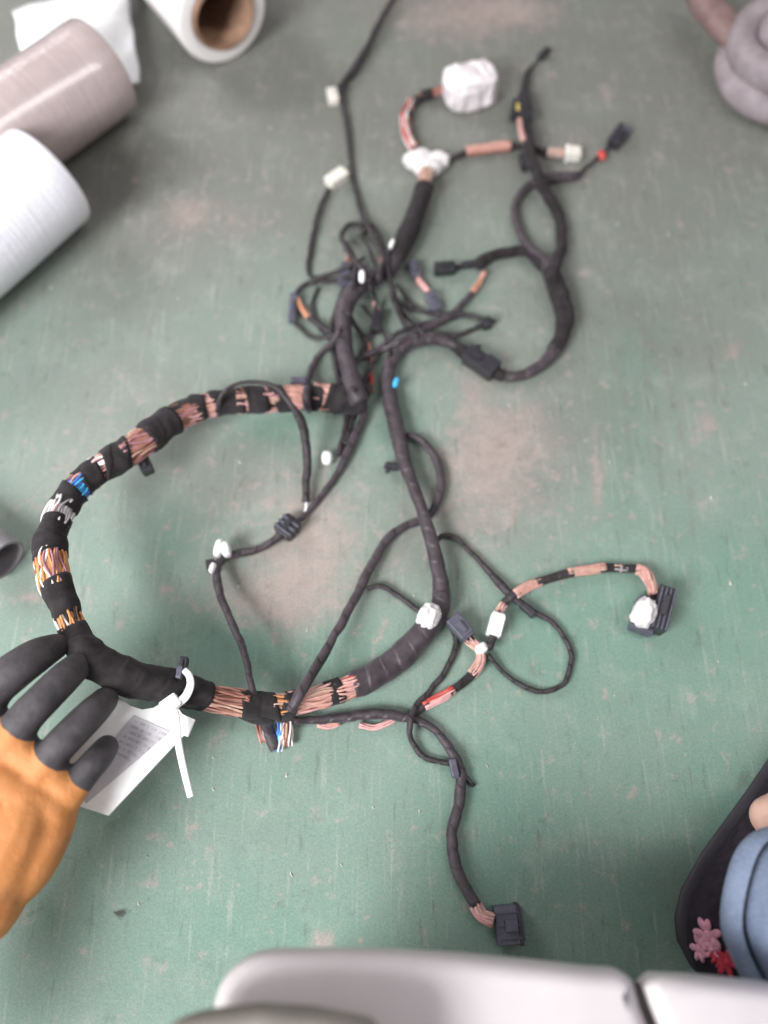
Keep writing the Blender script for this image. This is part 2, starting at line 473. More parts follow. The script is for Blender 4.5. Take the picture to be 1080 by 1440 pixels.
# the long trunk: round the big loop and up the right side
TR = pxpath([(516, 563, 40, 0), (480, 560, 40, 2), (430, 558, 36, 5), (380, 562, 36, 10), (340, 563, 36, 14), (300, 568, 34, 18), (262, 580, 38, 22), (225, 602, 40, 28),
    (192, 627, 42, 32), (160, 648, 40, 36), (130, 666, 38, 40), (106, 690, 38, 44), (84, 722, 40, 50), (71, 762, 44, 55), (75, 808, 46, 60), (90, 850, 38, 64),
    (102, 885, 38, 66), (122, 918, 50, 68), (150, 940, 50, 66), (190, 955, 46, 60), (230, 963, 44, 52), (270, 975, 42, 42), (315, 985, 38, 32), (362, 992, 36, 24),
    (400, 992, 36, 18), (450, 980, 34, 10), (500, 963, 36, 4), (540, 942, 38, 0), (575, 912, 38, 0), (603, 880, 36, 2), (620, 845, 29, 4), (618, 810, 23, 8),
    (608, 765, 20, 11), (596, 725, 17, 13), (580, 680, 18, 8), (566, 640, 22, 4), (557, 600, 23, 2), (548, 560, 22, 0), (546, 525, 20, 0), (556, 498, 19, 2),
    (580, 482, 18, 4), (610, 477, 17, 4), (635, 484, 16, 3), (660, 500, 19, 0), (690, 520, 18, 0), (720, 530, 15, 0), (752, 520, 16, 0), (778, 495, 19, 0),
    (793, 460, 23, 0), (790, 425, 27, 0), (778, 390, 25, 2), (765, 368, 19, 3), (745, 350, 15, 3), (730, 325, 12, 1), (724, 295, 12, 0), (736, 268, 12, 0),
    (765, 253, 15, 0), (812, 247, 13, 0)], .0022)
pal_red = ['salmon', 'salmon', 'red', 'pink', 'tan']
pal_pink = ['pink', 'salmon', 'tan', 'brown', 'pink', 'violet', 'brown', 'black']
pal_mix = ['brown', 'tan', 'pink', 'grey', 'white']
SECT = [('T', (462, 559)), (pal_red, (443, 558)), ('T', (428, 558)), (['salmon', 'salmon', 'orange', 'pink'], (402, 559)), ('T', (386, 561)), (pal_pink, (371, 562)), ('T', (346, 563)),
    (pal_pink, (337, 563)), ('T', (299, 568)), (pal_red, (288, 571)), ('T', (274, 576)), (pal_pink, (240, 592)), ('T', (208, 617)), (['pink', 'tan', 'brown', 'violet', 'brown'], (176, 637)),
    ('T', (150, 655)), (['tan', 'white', 'brown', 'black', 'pink'], (138, 661)), ('T', (117, 678)), (['blue', 'blue', 'brown', 'salmon', 'deep_blue'], (104, 693)), ('T', (92, 709)),
    (['white', 'white', 'tan', 'pink', 'grey'], (78, 737)), ('T', (70, 782)), (['orange', 'white', 'brown', 'red', 'violet', 'orange', 'white'], (80, 827)), ('T', (94, 867)),
    (['orange', 'red', 'white', 'black', 'yellow'], (102, 886)), ('T', (285, 978)), (['brown', 'tan', 'salmon', 'brown', 'pink'], (342, 989)), ('T', (386, 992)),
    (['salmon', 'orange', 'tan'], (399, 991)), ('T', (413, 989)), (['salmon', 'tan', 'salmon', 'pink'], (462, 977)), ('T', (474, 972)), (['salmon', 'pink', 'red'], (499, 964)),
    ('C', (620, 838)), ('C', (560, 612)), ('C', (548, 540)), ('C', (640, 486)), ('T', (706, 526)), ('C', (781, 490)), ('T', (772, 379)), ('C', (812, 247))]
i0 = 0
for k, (kind, p) in enumerate(SECT):
    i1 = nearest(TR, p, i0 + 1) if k < len(SECT) - 1 else len(TR) - 1
    if i1 - i0 < 3: i1 = i0 + 3
    a, b = max(0, i0 - 1), min(len(TR), i1 + 2)
    S = TR[a:b].copy()
    if kind == 'T':
        # a few overlapping turns of cloth tape give the wrap its stepped outline
        L = np.arange(len(S)) * .0022
        S[:, 3] *= 1.05 + .035 * ((L / .013) % 1.0)
        tube_part('tape_wrap', S, 'fleece_tape', rough=.055, seg=18, slant=RND.uniform(.15, .4))
    elif kind == 'C':
        tube_part('taped_cable', S, 'cloth_tape', rough=.05, seg=14)
    else:
        bundle(S, kind, seed=k, frac=.97)
    i0 = i1

# upper trunk
UT = pxpath([(597, 262, 26, 4), (588, 290, 27, 2), (574, 328, 29, 2), (558, 362, 25, 4)], .0022)
tube_part('tape_wrap', UT, 'fleece_tape', rough=.04, seg=16)
UT2 = pxpath([(560, 358, 20, 4), (548, 382, 20, 10), (522, 392, 24, 14), (498, 410, 25, 14), (484, 438, 25, 12), (484, 480, 24, 10), (491, 520, 25, 12), (501, 552, 28, 16), (506, 566, 28, 14)], .0022)
tube_part('taped_cable', UT2, 'cloth_tape', rough=.03, seg=16)
bundle(pxpath([(600, 240, 18, 8), (596, 266, 20, 6)], .0022), ['tan', 'salmon', 'tan', 'brown'], seed=77)

# thin branches
cable([(560, -12, 9, 6), (540, 20, 10, 5), (520, 60, 11, 3), (498, 97, 13, 1), (480, 122, 10, 2), (482, 145, 7, 3), (489, 190, 7, 2), (496, 250, 7, 1), (508, 300, 8, 4), (524, 330, 9, 10),
       (540, 365, 9, 22), (549, 400, 9, 22), (558, 432, 9, 8), (575, 466, 10, 10), (590, 476, 10, 12)])
cable([(462, 266, 8, 2), (447, 300, 8, 2), (438, 340, 8, 1), (433, 376, 8, 0), (440, 390, 6, 0), (470, 382, 6, 6), (500, 372, 6, 18)], 'cable_sheath')
cable([(513, 328, 12, 1), (505, 317, 9, 3), (490, 316, 9, 5), (481, 332, 9, 7), (490, 354, 9, 14), (506, 374, 9, 26), (520, 396, 9, 32)], 'cable_sheath')
cable([(505, 317, 7, 3), (522, 316, 7, 3), (535, 334, 8, 6), (541, 360, 9, 20), (532, 392, 10, 32)], 'cable_sheath')
cable([(416, 414, 9, 2), (426, 402, 9, 2), (445, 395, 10, 2), (476, 394, 10, 4), (500, 386, 9, 20)])
cable([(432, 446, 9, 2), (448, 456, 10, 3), (468, 474, 11, 4), (484, 500, 11, 20)])
cable([(478, 462, 10, 26), (470, 480, 11, 16), (455, 493, 11, 4), (440, 515, 11, 2), (433, 540, 12, 8), (431, 552, 13, 30), (432, 572, 13, 22), (434, 578, 10, 6)], 'cloth_tape')
cable([(485, 405, 10, 6), (471, 440, 10, 3), (466, 470, 11, 3), (470, 500, 11, 3), (478, 540, 10, 6), (484, 575, 9, 4), (486, 595, 8, 2), (480, 622, 9, 1), (476, 640, 9, 2)], 'cable_sheath')
cable([(490, 440, 8, 26), (503, 462, 8, 4), (517, 480, 7, 4)], 'cable_sheath')
tube_part('single_wire', pxpath([(517, 478, 5, 4), (523, 505, 5, 2), (521, 530, 5, 1), (523, 552, 6, 0)]), 'wire_brown', rough=0, seg=8)
tube_part('single_wire', pxpath([(512, 535, 6, 1), (520, 526, 6, 2), (524, 540, 5, 1)]), 'wire_red', rough=0, seg=8)
cable([(492, 520, 10, 6), (508, 502, 11, 4), (535, 493, 12, 4), (562, 480, 12, 12), (600, 462, 13, 4), (625, 449, 14, 3), (645, 433, 12, 2), (664, 412, 10, 2)], 'cloth_tape')
cable([(606, 470, 10, 12), (640, 471, 9, 6), (662, 464, 9, 3), (682, 456, 10, 2)], 'cable_sheath')
cable([(612, 442, 9, 3), (640, 443, 8, 3), (664, 445, 9, 2), (680, 450, 10, 2)], 'cable_sheath')
cable([(554, 420, 5, 2), (575, 434, 6, 0), (605, 440, 6, 1)], 'cable_sheath')
cable([(672, 374, 20, 0), (686, 362, 19, 0), (710, 356, 18, 0), (738, 352, 19, 1), (757, 366, 20, 3), (768, 378, 20, 2)], 'fleece_tape', rough=.09)
cable([(642, 376, 8, 1), (655, 372, 9, 0), (672, 372, 8, 1)], 'cable_sheath')
# right fork
cable([(776, 396, 18, 14), (782, 370, 19, 6), (790, 345, 19, 1), (788, 312, 19, 0), (774, 280, 20, 4), (757, 250, 20, 13), (746, 220, 22, 8), (740, 190, 22, 3), (735, 160, 20, 2)], 'fleece_tape', rough=.04)
cable([(738, 150, 18, 2), (737, 125, 12, 2), (740, 108, 10, 2), (746, 96, 6, 2), (756, 86, 4, 2)], 'fleece_tape')
cable([(812, 247, 8, 1), (824, 236, 6, 1), (838, 224, 6, 1), (858, 206, 7, 2)], 'cable_sheath')
cable([(620, 232, 10, 4), (645, 219, 11, 2), (660, 213, 12, 1)], 'cable_sheath')
bundle(pxpath([(656, 214, 12, 1), (690, 208, 15, 1), (718, 206, 14, 1)], .0022), ['salmon', 'brown', 'salmon', 'tan', 'grey'], seed=31)
cable([(714, 206, 12, 1), (735, 207, 9, 0), (762, 212, 10, 0), (775, 214, 10, 1)], 'cable_sheath')
bundle(pxpath([(770, 214, 13, 1), (795, 216, 13, 1)], .0022), ['tan', 'grey', 'tan'], seed=32)
# hook with taped bag on its end
bundle(pxpath([(582, 208, 13, 4), (571, 185, 14, 2), (571, 160, 14, 1), (580, 142, 14, 1)], .0022), ['tan', 'salmon', 'red', 'brown', 'white'], seed=33)
cable([(573, 166, 16, 1), (572, 156, 16, 1)], 'fleece_tape', 'tape_wrap')
cable([(577, 148, 15, 1), (588, 138, 15, 1)], 'cable_sheath', 'tape_wrap')
bundle(pxpath([(586, 139, 12, 1), (600, 133, 12, 1), (630, 126, 12, 4)], .0022), ['brown', 'violet', 'brown'], seed=34)
cable([(592, 135, 17, 1), (606, 132, 18, 1)], 'fleece_tape', 'tape_wrap')
# left arc and its cut end
cable([(306, 574, 9, 30), (312, 556, 8, 44), (330, 541, 7, 46), (362, 537, 7, 46), (392, 548, 8, 46), (412, 572, 10, 40), (422, 590, 16, 30), (430, 620, 15, 18), (432, 660, 14, 8), (430, 706, 13, 2)], 'cable_sheath')
tube_part('single_wire', pxpath([(431, 704, 4, 4), (430, 718, 4, 4), (422, 734, 5, 3)]), 'wire_white', rough=0, seg=8)
cable([(513, 570, 12, 4), (510, 590, 13, 2), (498, 615, 15, 1), (485, 645, 15, 1), (470, 672, 11, 1), (448, 702, 10, 1), (420, 733, 10, 2), (408, 742, 10, 3)], 'cloth_tape')
cable([(400, 746, 14, 3), (385, 760, 14, 2), (360, 773, 13, 2), (330, 780, 14, 3), (310, 790, 15, 6), (304, 808, 15, 10), (312, 845, 14, 18), (328, 880, 13, 24), (342, 915, 13, 28), (352, 955, 12, 34), (358, 985, 13, 36)], 'cloth_tape')
# cable arcing off the trunk and back to the taped joint
cable([(570, 612, 9, 4), (590, 617, 13, 2), (610, 640, 15, 1), (620, 672, 15, 1), (615, 705, 15, 1), (598, 728, 14, 0), (570, 740, 14, 0), (543, 762, 15, 2), (520, 800, 16, 4), (495, 850, 16, 8),
       (470, 893, 16, 14), (447, 935, 17, 22), (425, 970, 18, 32), (408, 1000, 18, 30)], 'cloth_tape')
cable([(516, 828, 8, 4), (535, 824, 9, 3), (558, 835, 9, 1), (580, 853, 10, 1), (600, 866, 10, 4)], 'cable_sheath')
cable([(612, 764, 8, 6), (622, 754, 9, 3), (640, 756, 9, 1), (664, 778, 9, 1), (688, 804, 11, 1), (706, 824, 15, 1), (722, 840, 14, 3), (745, 857, 11, 2), (780, 878, 9, 1), (800, 910, 9, 1), (803, 935, 9, 1),
       (793, 960, 9, 1), (768, 973, 9, 1), (738, 966, 9, 1), (706, 944, 8, 1), (686, 920, 8, 4)], 'cable_sheath')
# branch to the ribbed connector
W22 = [(688, 912, 12, 8), (694, 893, 12, 5), (704, 856, 11, 4), (716, 842, 12, 6), (740, 826, 13, 6), (775, 813, 13, 2), (810, 804, 13, 1), (845, 799, 13, 1), (875, 799, 12, 1), (902, 802, 13, 3), (914, 818, 15, 7), (920, 836, 16, 10)]
S22 = pxpath(W22, .0022)
cuts = [('C', (700, 862)), (['tan', 'white', 'pink'], (706, 850)), ('C', (728, 834)), (['salmon', 'tan', 'salmon'], (757, 820)), ('C', (803, 806)), (['salmon', 'pink', 'tan', 'pink'], (846, 799)), ('T', (867, 799)), (['grey', 'tan'], (874, 799)), ('T', (900, 802)), (['pink', 'salmon', 'tan'], (920, 836))]
i0 = 0
for k, (kind, p) in enumerate(cuts):
    i1 = nearest(S22, p, i0 + 1) if k < len(cuts) - 1 else len(S22) - 1
    i1 = max(i1, i0 + 3)
    S = S22[max(0, i0 - 1):i1 + 2]
    if kind in ('T', 'C'): tube_part('tape_wrap', S, 'fleece_tape' if kind == 'T' else 'cable_sheath', rough=.04)
    else: bundle(S, kind, seed=100 + k, frac=1.05)
    i0 = i1
# wires from the trunk clip down to the floor branch
S23 = pxpath([(648, 885, 18, 6), (660, 900, 14, 5), (674, 914, 13, 5), (674, 932, 13, 3), (660, 952, 13, 1), (640, 968, 12, 1), (618, 982, 14, 1), (598, 992, 13, 1), (580, 1006, 12, 2)], .0022)
cuts = [('T', (660, 901)), (['pink', 'tan', 'salmon'], (664, 946)), ('T', (634, 971)), (['salmon', 'red', 'pink'], (598, 991)), ('C', (580, 1006))]
i0 = 0
for k, (kind, p) in enumerate(cuts):
    i1 = nearest(S23, p, i0 + 1) if k < len(cuts) - 1 else len(S23) - 1
    i1 = max(i1, i0 + 3)
    S = S23[max(0, i0 - 1):i1 + 2]
    if kind in ('T', 'C'): tube_part('tape_wrap', S, 'fleece_tape' if kind == 'T' else 'cable_sheath', rough=.05)
    else: bundle(S, kind, seed=130 + k, frac=1.05)
    i0 = i1
cable([(634, 878, 14, 2), (642, 900, 11, 1), (634, 930, 10, 1), (612, 962, 10, 1), (588, 990, 11, 4), (577, 1015, 11, 10), (578, 1040, 10, 3), (592, 1060, 10, 1), (615, 1070, 10, 1), (636, 1074, 10, 2)], 'cable_sheath')
cable([(392, 1010, 14, 16), (420, 1013, 14, 8), (450, 1012, 15, 3), (490, 1008, 17, 2), (530, 1004, 18, 2), (570, 1008, 17, 1), (598, 1018, 14, 1), (622, 1038, 14, 1), (640, 1066, 17, 2), (649, 1095, 19, 1), (645, 1130, 18, 1),
       (636, 1170, 19, 1), (638, 1205, 20, 1), (650, 1240, 20, 2), (670, 1274, 19, 5)], 'cloth_tape')
bundle(pxpath([(446, 1018, 9, 1), (462, 1021, 9, 0), (478, 1017, 9, 1)], .0022), ['salmon', 'pink'], seed=140)
bundle(pxpath([(505, 1019, 8, 1), (525, 1024, 10, 0), (540, 1018, 9, 1), (556, 1010, 8, 1)], .0022), ['pink', 'tan', 'pink'], seed=141)
cable([(646, 1082, 10, 1), (656, 1094, 9, 1), (667, 1105, 7, 0)], 'black_plastic', 'clip')
# fat taped joint with cut wire stubs
cable([(340, 990, 40, 20), (352, 993, 48, 18), (366, 996, 52, 16), (385, 999, 46, 14)], 'fleece_tape', 'tape_wrap', seg=18, rough=.05)
cable([(408, 976, 30, 14), (405, 992, 32, 14), (403, 1008, 24, 12)], 'fleece_tape', 'tape_wrap', seg=14, rough=.05)
cable([(372, 1008, 24, 10), (378, 1030, 24, 2), (388, 1054, 20, 0)], 'cloth_tape', 'tape_wrap', rough=.06)
bundle(pxpath([(364, 1014, 14, 10), (368, 1030, 14, 4), (374, 1042, 12, 2)], .0022), ['white', 'pink', 'brown', 'grey'], seed=150, frac=1.1, spread=2)
bundle(pxpath([(394, 1012, 12, 12), (394, 1032, 11, 5), (391, 1056, 9, 2)], .0022), ['blue', 'white', 'deep_blue'], seed=151, frac=1.1, spread=2)
bundle(pxpath([(404, 1012, 14, 12), (404, 1030, 13, 5), (404, 1049, 12, 2)], .0022), ['brown', 'white', 'salmon', 'tan'], seed=152, frac=1.1, spread=2)

# more thin leads lost in the tangle
for pl in ([(436, 400, 7, 3), (456, 388, 7, 8), (486, 376, 7, 20), (512, 362, 7, 24)], [(520, 402, 7, 28), (529, 425, 7, 8), (522, 468, 7, 3), (506, 502, 8, 6)],
           [(546, 386, 7, 26), (564, 436, 7, 4), (596, 470, 8, 12)], [(504, 332, 6, 4), (520, 352, 6, 10), (534, 396, 7, 30)], [(486, 340, 6, 2), (500, 366, 7, 20), (497, 404, 8, 34)],
           [(468, 500, 8, 3), (479, 530, 8, 4), (498, 548, 8, 34)], [(531, 498, 7, 4), (516, 530, 7, 8), (512, 568, 8, 8)], [(642, 446, 7, 2), (600, 455, 8, 5), (560, 468, 8, 14), (521, 500, 8, 4)],
           [(447, 405, 6, 1), (438, 430, 6, 1), (450, 462, 6, 2), (476, 486, 7, 6)], [(416, 455, 7, 1), (432, 470, 7, 1), (452, 476, 7, 3), (474, 470, 7, 8)], [(510, 430, 6, 6), (540, 470, 6, 3), (548, 500, 7, 14)],
           [(556, 400, 5, 2), (590, 436, 6, 1), (640, 448, 6, 2)], [(500, 575, 7, 2), (492, 600, 7, 1), (486, 625, 8, 1)]):
    cable(pl, 'cable_sheath')
# ---- connectors, clips and white bits
def frame_at(x, y, z, dx, dy):
    o = P(x, y, z); d = P(x + dx, y + dy, z) - o; d.normalize()
    u = Vector((0, 0, 1)); s = u.cross(d); s.normalize()
    M = Matrix((d, s, u)).transposed().to_4x4(); M.translation = o
    return M

def bevel_box(bm, M, lx, ly, lz, off=(0, 0, 0), bev=.0006):
    r = bmesh.ops.create_cube(bm, size=1.0)
    vs = r['verts']
    bmesh.ops.scale(bm, vec=(lx, ly, lz), verts=vs)
    bmesh.ops.translate(bm, vec=off, verts=vs)
    if bev:
        es = list({e for v in vs for e in v.link_edges})
        rr = bmesh.ops.bevel(bm, geom=es, offset=bev, segments=2, affect='EDGES', profile=.5)
        vs = list(set(v for v in vs if v.is_valid) | set(rr['verts']))
    bmesh.ops.transform(bm, matrix=M, verts=vs)

def connector(x, y, dx, dy, lpx, wpx, h, mat='grey_plastic', z0=.0, ribs=0, tilt=0, parent=harness, name='connector', sub='rib', latch=True):
    k = m_per_px(x, y, z0 + h / 2); L = lpx * k; W = wpx * k
    M = frame_at(x, y, z0 + h / 2, dx, dy)
    if tilt: M = M @ Matrix.Rotation(R(tilt), 4, 'X')
    bm = bmesh.new(); bevel_box(bm, M, L, W, h, bev=min(.0009, h * .12))
    # open mating face with a recess, plus locking latch
    bevel_box(bm, M, L * .12, W * .86, h * .8, (L * .53, 0, 0), bev=.0004)
    if latch: bevel_box(bm, M, L * .5, W * .3, h * .22, (L * .08, 0, h * .56), bev=.0003)
    o = from_bm(name, bm, mat, parent, smooth=False)
    for i in range(ribs):
        f = (i + .5) / ribs - .5
        b2 = bmesh.new(); bevel_box(b2, M, L * 1.02, W * .10, h * 1.03, (0, W * .95 * f, h * .05), bev=.0004)
        from_bm(sub, b2, mat, o, smooth=False)
    return o, M, L, W

def blob(x, y, wx, wy, h, mat, z0=0, ang=0, amp=.12, freq=2.2, seed=0, name='white_tape', parent=harness, sub=4, crease=0, box=.75):
    k = m_per_px(x, y, z0 + h / 2)
    M = frame_at(x, y, z0 + h / 2, math.cos(R(ang)), math.sin(R(ang)))
    bm = bmesh.new(); bmesh.ops.create_icosphere(bm, subdivisions=sub, radius=1)
    off = Vector((seed * 3.1, seed * 1.7, seed * 2.3))
    for v in bm.verts:
        p = v.co.copy()
        q = Vector([math.copysign(abs(c) ** box, c) for c in p])
        d = 1 + amp * noise.noise(p * freq + off) + amp * .5 * noise.noise(p * freq * 2.3 + off)
        if crease: d -= crease * abs(noise.noise(Vector((p.x * 4.2 + p.y * .8, p.y * 1.3, p.z * 1.3)) + off * 2)) * 1.6 + crease * .5 * abs(noise.noise(p * 3.1 + off)) - crease * .6
        v.co = Vector((q.x * wx * k / 2 * d, q.y * wy * k / 2 * d, q.z * h / 2 * d))
    bmesh.ops.transform(bm, matrix=M, verts=bm.verts)
    return from_bm(name, bm, mat, parent)

# big grey connector at the end of the lower branch
bundle(pxpath([(669, 1273, 15, 5), (677, 1288, 18, 6), (694, 1296, 24, 6)], .0018), ['pink', 'tan', 'salmon', 'pink'], seed=160)
o, M, L, W = connector(714, 1300, 18, -1.5, 36, 50, .013, 'grey_plastic', 0, 0, 0)
for i in range(3):
    b2 = bmesh.new(); bevel_box(b2, M, L * .9, W * .035, .0012, (0, W * (-.32 + .32 * i), .0069), bev=.0002)
    from_bm('rib', b2, 'grey_plastic', o, smooth=False)
b2 = bmesh.new(); bevel_box(b2, M, L * .13, W * 1.06, .0145, (L * .42, 0, 0), bev=.0004)
from_bm('flange', b2, 'black_plastic', o, smooth=False)
# ribbed connector by its white foam wrap
o, M, L, W = connector(928, 860, 14, -54, 60, 24, .018, 'black_plastic', .002, 0, 0)
for i in range(4):
    b2 = bmesh.new(); bevel_box(b2, M, L * 1.02, W * .1, .0022, (0, W * (-.38 + .25 * i), .0098), bev=.0003)
    from_bm('rib', b2, 'grey_plastic', o, smooth=False)
connector(905, 868, 14, -54, 46, 32, .012, 'grey_plastic', .001, latch=False)
blob(905, 862, 30, 42, .022, 'foam_tape', .006, 25, .14, 2, 3, 'foam_wrap', crease=.15)
blob(938, 866, 5, 14, .006, 'white_plastic', .006, -20, .1, 2, 4, 'foam_wrap', sub=3)
# clip block on the left branch
o, M, L, W = connector(404, 742, 20, -22, 28, 26, .012, 'black_plastic', .001)
for i in range(3):
    b2 = bmesh.new(); bevel_box(b2, M, L * .12, W * 1.12, .014, (L * (-.3 + .3 * i), 0, 0), bev=.0004)
    from_bm('rib', b2, 'grey_plastic', o, smooth=False)
blob(308, 771, 12, 26, .013, 'white_plastic', .008, 10, .1, 2, 5, 'white_clip')
blob(318, 773, 13, 22, .012, 'white_plastic', .009, -15, .1, 2, 6, 'white_clip')
blob(299, 799, 8, 16, .009, 'white_plastic', .012, 15, .08, 2, 7, 'white_clip', sub=3)
connector(297, 796, 2, 14, 16, 12, .010, 'black_plastic', .006, latch=False, name='clip')
blob(460, 644, 15, 20, .010, 'white_plastic', .001, 0, .06, 2, 8, 'white_plug')
# white cloth bits on the trunk and branches
blob(603, 868, 30, 34, .026, 'foam_tape', .004, 30, .12, 2, 9, 'white_tape', crease=.22)
connector(697, 880, 7, -26, 30, 20, .011, 'white_plastic', .004, latch=False, name='white_sleeve')
blob(677, 912, 15, 18, .010, 'wire_white', .005, 60, .1, 2.5, 11, 'clear_tape')
blob(588, 224, 26, 40, .014, 'foam_tape', .001, 60, .13, 2, 12, 'white_tape', crease=.22)
blob(613, 228, 38, 28, .014, 'foam_tape', .001, -30, .13, 2, 13, 'white_tape', crease=.22)
blob(601, 236, 36, 24, .015, 'foam_tape', .002, 0, .13, 2, 19, 'white_tape', crease=.22)
blob(660, 121, 70, 54, .036, 'white_bag', .000, -10, .08, 1.2, 14, 'white_bag', sub=5, crease=.15, box=.55)
connector(473, 251, 26, -18, 30, 18, .010, 'ivory_plastic', 0, latch=False, name='white_sleeve')
connector(468, 135, 4, 18, 22, 15, .009, 'ivory_plastic', 0, name='white_connector')
connector(478, 128, 5, 8, 12, 9, .010, 'black_plastic', 0, latch=False, name='clip')
o, M, L, W = connector(806, 216, 20, 1, 18, 17, .010, 'ivory_plastic', 0, latch=False, name='white_connector')
b2 = bmesh.new(); bevel_box(b2, M, L * .2, W * 1.15, .0112, (-L * .5, 0, 0), bev=.0004); from_bm('collar', b2, 'white_plastic', o, smooth=False)
connector(784, 215, 18, 1, 22, 12, .006, 'ivory_plastic', .001, latch=False, name='white_sleeve')
blob(509, 389, 9, 20, .007, 'white_plastic', .034, 0, .05, 2, 15, 'white_plug', sub=3)
blob(551, 343, 6, 16, .006, 'white_plastic', .022, 15, .05, 2, 16, 'white_plug', sub=3)
blob(557, 538, 8, 16, .006, 'wire_blue', .010, 15, .05, 2, 17, 'blue_tab', sub=3)
blob(846, 218, 11, 16, .006, 'wire_red', .001, -20, .12, 2, 18, 'red_tab', sub=3)
blob(575, 372, 6, 8, .004, 'black_plastic', .003, 0, .05, 2, 21, 'clip', sub=3)
# dark connectors of the tangle and the right fork
connector(412, 432, -2, 26, 42, 11, .008, 'grey_plastic', .001)
connector(532, 452, -4, 22, 30, 13, .009, 'black_plastic', 0)
bundle(pxpath([(526, 424, 6, 8), (530, 436, 6, 4), (533, 444, 6, 3)], .002), ['orange', 'salmon'], seed=170)
bundle(pxpath([(416, 420, 8, 3), (424, 432, 9, 2), (434, 447, 8, 2)], .002), ['orange', 'salmon', 'orange'], seed=171)
bundle(pxpath([(490, 362, 8, 2), (486, 374, 9, 2), (484, 384, 8, 3)], .002), ['tan', 'salmon', 'yellow'], seed=172)
bundle(pxpath([(538, 362, 12, 10), (541, 376, 13, 8), (546, 392, 12, 6)], .002), ['red', 'salmon', 'tan'], seed=173)
connector(490, 386, -4, 16, 30, 26, .012, 'grey_plastic', .001)
connector(583, 380, 6, 24, 26, 12, .009, 'grey_plastic', 0)
bundle(pxpath([(587, 390, 8, 2), (595, 402, 9, 1), (603, 412, 8, 1)], .002), ['pink', 'tan', 'salmon'], seed=174)
connector(609, 424, 8, 22, 30, 15, .009, 'grey_plastic', 0)
connector(624, 378, 26, -2, 28, 16, .010, 'black_plastic', 0)
bundle(pxpath([(664, 412, 8, 2), (672, 400, 9, 1), (681, 383, 8, 2)], .002), ['salmon', 'orange', 'pink'], seed=175)
connector(660, 372, 26, -3, 20, 9, .006, 'black_plastic', 0, latch=False)
connector(684, 455, 10, -2, 12, 14, .010, 'black_plastic', 0, name='clip')
connector(690, 453, 10, -2, 12, 5, .005, 'black_plastic', .003, name='clip', latch=False)
connector(668, 505, 24, 16, 30, 24, .014, 'black_plastic', .001, name='clip')
connector(688, 517, 24, 16, 20, 26, .015, 'black_plastic', .001, name='clip', latch=False)
connector(672, 496, 0, -12, 20, 8, .006, 'black_plastic', .004, name='clip', latch=False)
o, M, L, W = connector(738, 152, 6, 40, 44, 17, .013, 'black_plastic', .003)
connector(724, 154, -4, 20, 30, 10, .010, 'black_plastic', .002)
blob(728, 150, 7, 16, .004, 'wire_yellow', .010, 0, .05, 2, 22, 'yellow_tab', sub=3)
bundle(pxpath([(730, 168, 8, 12), (733, 184, 8, 14), (736, 198, 7, 14)], .002), ['pink', 'tan'], seed=176)
connector(736, 228, 4, 16, 22, 10, .010, 'black_plastic', .002, name='clip', latch=False)
connector(765, 76, 14, -14, 20, 9, .007, 'black_plastic', 0)
connector(868, 196, 14, -16, 26, 18, .011, 'black_plastic', 0)
connector(874, 187, 14, -16, 18, 22, .009, 'grey_plastic', 0)
connector(872, 180, 2, -12, 14, 5, .006, 'black_plastic', .006, latch=False)
# trunk clips
connector(205, 655, 5, 12, 22, 17, .010, 'black_plastic', .028, name='clip')
connector(552, 656, -18, -2, 20, 8, .007, 'black_plastic', .005, name='clip', latch=False)
connector(546, 657, -3, 14, 14, 7, .006, 'black_plastic', .004, name='clip', latch=False)
connector(646, 882, 18, 20, 34, 22, .014, 'grey_plastic', .002, name='clip')
connector(638, 1080, 3, 14, 24, 10, .010, 'grey_plastic', .002, name='clip', latch=False)
connector(742, 858, 16, 14, 22, 9, .008, 'black_plastic', .001, name='clip', latch=False)
connector(420, 538, 20, 0, 22, 10, .010, 'grey_plastic', .010, name='clip', latch=False)
connector(257, 938, 3, -16, 24, 12, .008, 'black_plastic', .070, name='clip')
connector(253, 946, 3, -16, 16, 8, .006, 'grey_plastic', .076, name='clip', latch=False)

# ------------------------------------------------------------------ label tag and its cable tie
ZT = .062
def tagpt(x, y): return P(x, y, ZT + (y - 1010) * -.00004)
tag = thing('label_tag', P(200, 1070, 0), 'white card tag with grey printed panel, held in the orange gloved hand', 'tag')
outline = [(168, 980), (182, 992), (200, 998), (216, 995), (232, 986), (246, 990), (256, 1004), (274, 1012), (264, 1036), (258, 1034), (152, 1147), (112, 1134), (60, 1090), (110, 1030)]
top = [tagpt(*p) for p in outline]
n = len(top)
V = [v[:] for v in top] + [(v.x, v.y, v.z - .0022) for v in top]
F = [tuple(range(n - 1, -1, -1)), tuple(range(n, 2 * n))] + [(i, (i + 1) % n, n + (i + 1) % n, n + i) for i in range(n)]
card = build('card', V, F, 'white_plastic', tag, smooth=False)
t = NT('printed_panel'); uvv = t.uv(); s2 = t.node('ShaderNodeSeparateXYZ'); t.link(uvv, s2.inputs[0])
rows = t.math('FRACT', t.math('MULTIPLY', s2.outputs[1], 15))
line = t.math('LESS_THAN', rows, .48)
mpn = t.node('ShaderNodeMapping'); mpn.inputs['Scale'].default_value = (34, 15, 1); t.link(uvv, mpn.inputs[0])
snap = t.node('ShaderNodeVectorMath', operation='FLOOR'); t.link(mpn.outputs[0], snap.inputs[0])
wn_ = t.node('ShaderNodeTexWhiteNoise'); wn_.noise_dimensions = '2D'; t.link(snap.outputs[0], wn_.inputs['Vector'])
txt = t.math('MULTIPLY', line, t.math('GREATER_THAN', wn_.outputs[0], .35))
blk = t.math('MULTIPLY', t.math('GREATER_THAN', s2.outputs[1], .50), t.math('GREATER_THAN', s2.outputs[0], .12))
